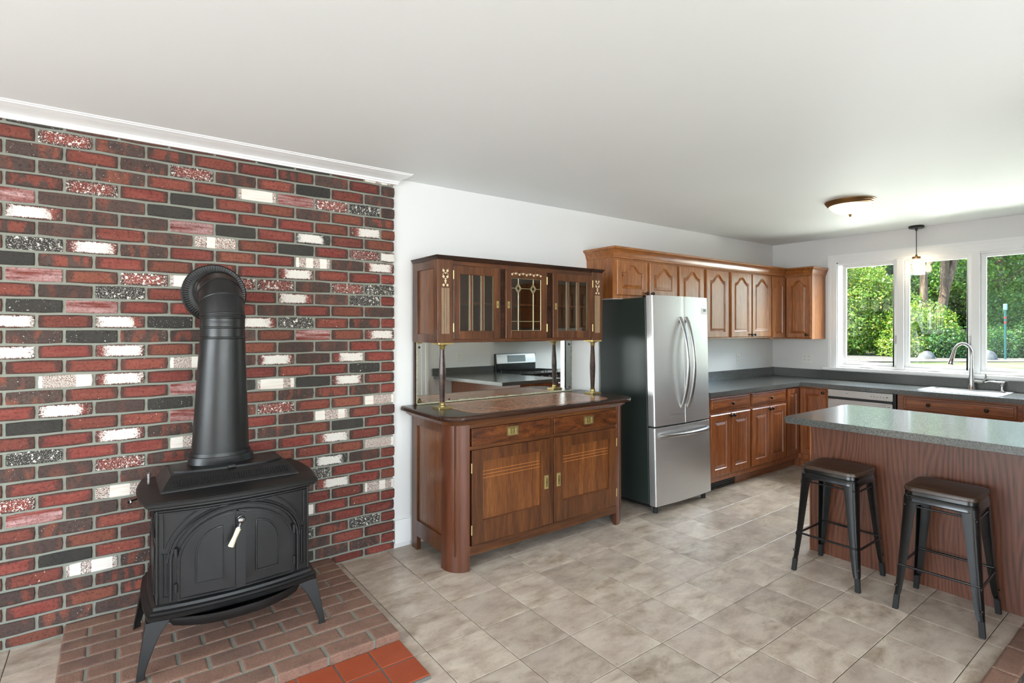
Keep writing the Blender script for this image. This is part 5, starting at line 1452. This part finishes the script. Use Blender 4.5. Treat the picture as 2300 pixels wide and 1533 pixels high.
def shrub(label, px, d, wid, hgt, n, size, mat, seed, group='shrubs along the drive', z0=None, name='shrub'):
    b = cam_at(px, d); z0 = GZ if z0 is None else z0
    r = thing(name, label, 'shrub', (b.x, b.y, z0), group)
    rg = random.Random(seed); bl = []
    for k in range(9):
        fx = rg.uniform(-.8, .8)*wid/2; fy = rg.uniform(-.5, .5)*wid*.4; fz = z0 + hgt*rg.uniform(.12, .8)
        rr_ = wid*rg.uniform(.20, .32)
        bl.append((b.x+fx*.80+fy*.5, b.y-fx*.6+fy*.8, fz, rr_, rr_, min(rr_*.9, (fz-z0)*1.0+.15)))
    foliage('foliage', bl, n, size, mat, r, seed)
    sm = MB()
    for k in range(6):
        a = 2*PI*k/6; sm.tube([(b.x+.1*math.cos(a), b.y+.1*math.sin(a), z0-.1), (b.x+.3*math.cos(a), b.y+.3*math.sin(a), z0+hgt*.3), (b.x+wid*.25*math.cos(a), b.y+wid*.25*math.sin(a), z0+hgt*.75)], [.035, .025, .01], 6)
    sm.build('stem', M['bark'], r)
    return r
def tree(label, px, d, hgt, crown_z, wid, n, size, mat, seed, trunk_r, lean=0, fork=None, group='trees in the yard'):
    b = cam_at(px, d); z0 = GZ-.1
    r = thing('tree', label, 'tree', (b.x, b.y, z0), group)
    rg = random.Random(seed); sm = MB(); rt = Vector((.80, -.6, 0))
    p = [b + rt*(lean*k/6) + Vector((rg.uniform(-.1, .1), rg.uniform(-.1, .1), z0+hgt*.8*k/6)) for k in range(7)]
    sm.tube(p, [trunk_r*(1-.1*k) for k in range(7)], 9)
    if fork:
        q0 = p[int(fork[2])]
        sm.tube([q0, q0+rt*fork[0]*.5+Vector((0, 0, fork[1]*.5)), q0+rt*fork[0]+Vector((0, 0, fork[1])), q0+rt*fork[0]*1.8+Vector((0, 0, fork[1]*2))], [trunk_r*.75, trunk_r*.7, trunk_r*.6, trunk_r*.35], 8)
    for k in range(5):
        q = p[3+k % 3]; a = rg.uniform(0, 2*PI)
        sm.tube([q, q+Vector((.8*math.cos(a), .8*math.sin(a), .9)), q+Vector((1.7*math.cos(a), 1.7*math.sin(a), 1.5))], [.07, .05, .02], 6)
    sm.build('trunk', M['bark'], r, smooth=60)
    bl = []
    for k in range(12):
        a = rg.uniform(0, 2*PI); q = rg.uniform(0, 1)**.6*wid*.42; rr_ = wid*rg.uniform(.16, .26)
        bl.append((b.x+q*math.cos(a), b.y+q*math.sin(a), crown_z+(hgt-crown_z)*rg.uniform(0, 1), rr_, rr_, rr_*.75))
    foliage('crown', bl, n, size, mat, r, seed+50)
    return r
shrub('tall sunlit yellow-green shrub at the end of the hedge, nearest the wall cabinets', 1875, 25.6, 4.8, 5.4, 30000, .062, M['leaf_y'], 11)
shrub('broad sunlit shrub arching over the gravel beside the dark gap', 1975, 25.0, 4.0, 4.8, 30000, .062, M['leaf_y'], 12)
shrub('low bright shrub with yellowing leaves below the leaning trunk', 2068, 23.4, 2.8, 2.3, 16000, .056, M['leaf_y'], 13)
shrub('small dark green shrub beside the pale boulder', 2140, 22.6, 2.4, 1.0, 11000, .05, M['leaf_d'], 14)
shrub('dark green ground shrub behind the rounded boulder', 2232, 23.2, 3.0, 1.0, 12000, .05, M['leaf_d'], 15)
shrub('green shrub with yellow leaf tips around the teal pole', 2300, 26.4, 3.6, 3.2, 16000, .062, M['leaf_g'], 16)
shrub('dark low shrub at the foot of the trees past the teal pole', 2380, 23.6, 3.0, 1.3, 10000, .055, M['leaf_d'], 17)
tree('slim grey tree leaning behind the low bright shrub', 2092, 24.4, 10.0, 6.4, 4.5, 12000, .075, M['leaf_g'], 21, .20, -.75)
tree('forked grey tree with two thick stems', 2112, 26.0, 11.0, 6.6, 5.5, 14000, .075, M['leaf_g'], 22, .25, .35, (.55, 1.9, 2))
tree('dark spreading maple with low branches', 2240, 27.8, 8.5, 3.2, 7.0, 26000, .085, M['leaf_g'], 23, .24, .2)
tree('dark maple standing behind the teal pole', 2345, 30.0, 9.0, 2.6, 7.5, 22000, .09, M['leaf_d'], 24, .26, 0)
for k, (px, d) in enumerate(((1840, 33), (1950, 35), (2050, 36), (2160, 36), (2270, 36), (2390, 36), (2500, 34))):
    tree('tall dark green tree in the far backdrop row', px, d, 10.5, .8, 8.5, 17000, .13, M['leaf_d'], 30+k, .3, 0, None, 'trees of the far backdrop row')
def boulder(label, px, d, rx, rz, seed):
    b = cam_at(px, d); rg = random.Random(seed); m = MB(); z0 = GZ
    rr_ = []
    for i in range(7):
        a = 0.5*PI*i/6; ring = []
        for k in range(14):
            th = 2*PI*k/14; j = 1+.10*math.sin(3*th+i+seed)+rg.uniform(-.04, .04)
            ring.append((b.x+rx*math.cos(a)*math.cos(th)*j+1e-3*math.cos(th), b.y+rx*.8*math.cos(a)*math.sin(th)*j+1e-3*math.sin(th), z0-.06+rz*math.sin(a)*(1+rg.uniform(-.03, .03))))
        rr_.append(ring)
    m.loft(rr_); o = m.build('boulder', M['rock'], origin=(b.x, b.y, z0), smooth=50)
    setp(o, label, 'boulder', None); return o
boulder('squat pale grey boulder at the edge of the gravel', 2082, 21.6, .36, .40, 1)
boulder('rounded grey boulder near the dark ground shrub', 2218, 21.0, .40, .46, 2)
b = cam_at(2258, 21.2); pz = z_at(682, 21.2)
tp = thing('teal_post', 'thin teal metal post with red bands standing in the yard', 'post', (b.x, b.y, GZ))
t_teal = plain('teal_paint', rgb(14, 78, 78), .5); t_red = plain('red_tape', rgb(150, 26, 30), .5)
MB().tube([(b.x, b.y, GZ-.1), (b.x, b.y, pz-.25)], .038, 10).build('pole', t_teal, tp, smooth=50)
MB().box(b.x-.055, b.x+.055, b.y-.06, b.y+.06, pz-.25, pz).build('cap_box', plain('pale_teal', rgb(92, 136, 136), .5), tp, bevel=.02)
for zz in (z_at(713, 21.2), z_at(724, 21.2)): MB().lathe((b.x, b.y, zz), (0, 0, 1), [(.042, -.04), (.042, .04)], 10).build('red_band', t_red, tp)
b = cam_at(2142, 24.0); rt = Vector((.80, -.6, 0))
wbn = thing('rustic_bench', 'rustic wooden log bench among the shrubs', 'bench', (b.x, b.y, GZ))
zt = z_at(748, 24.0)
MB().tube([b-rt*.6+Vector((0, 0, zt)), b+rt*.5+Vector((0, 0, zt+.03))], .07, 8).build('back_log', M['bark'], wbn, smooth=50)
MB().tube([b-rt*.45+Vector((0, 0, zt-.45)), b+rt*.5+Vector((0, 0, zt-.42))], .14, 8).build('seat_log', M['bark'], wbn, smooth=50)
for k in (-.5, .42): MB().tube([b+rt*k+Vector((0, 0, GZ-.1)), b+rt*k*1.05+Vector((0, 0, zt+.18))], .07, 8).build('upright', M['bark'], wbn, smooth=50)
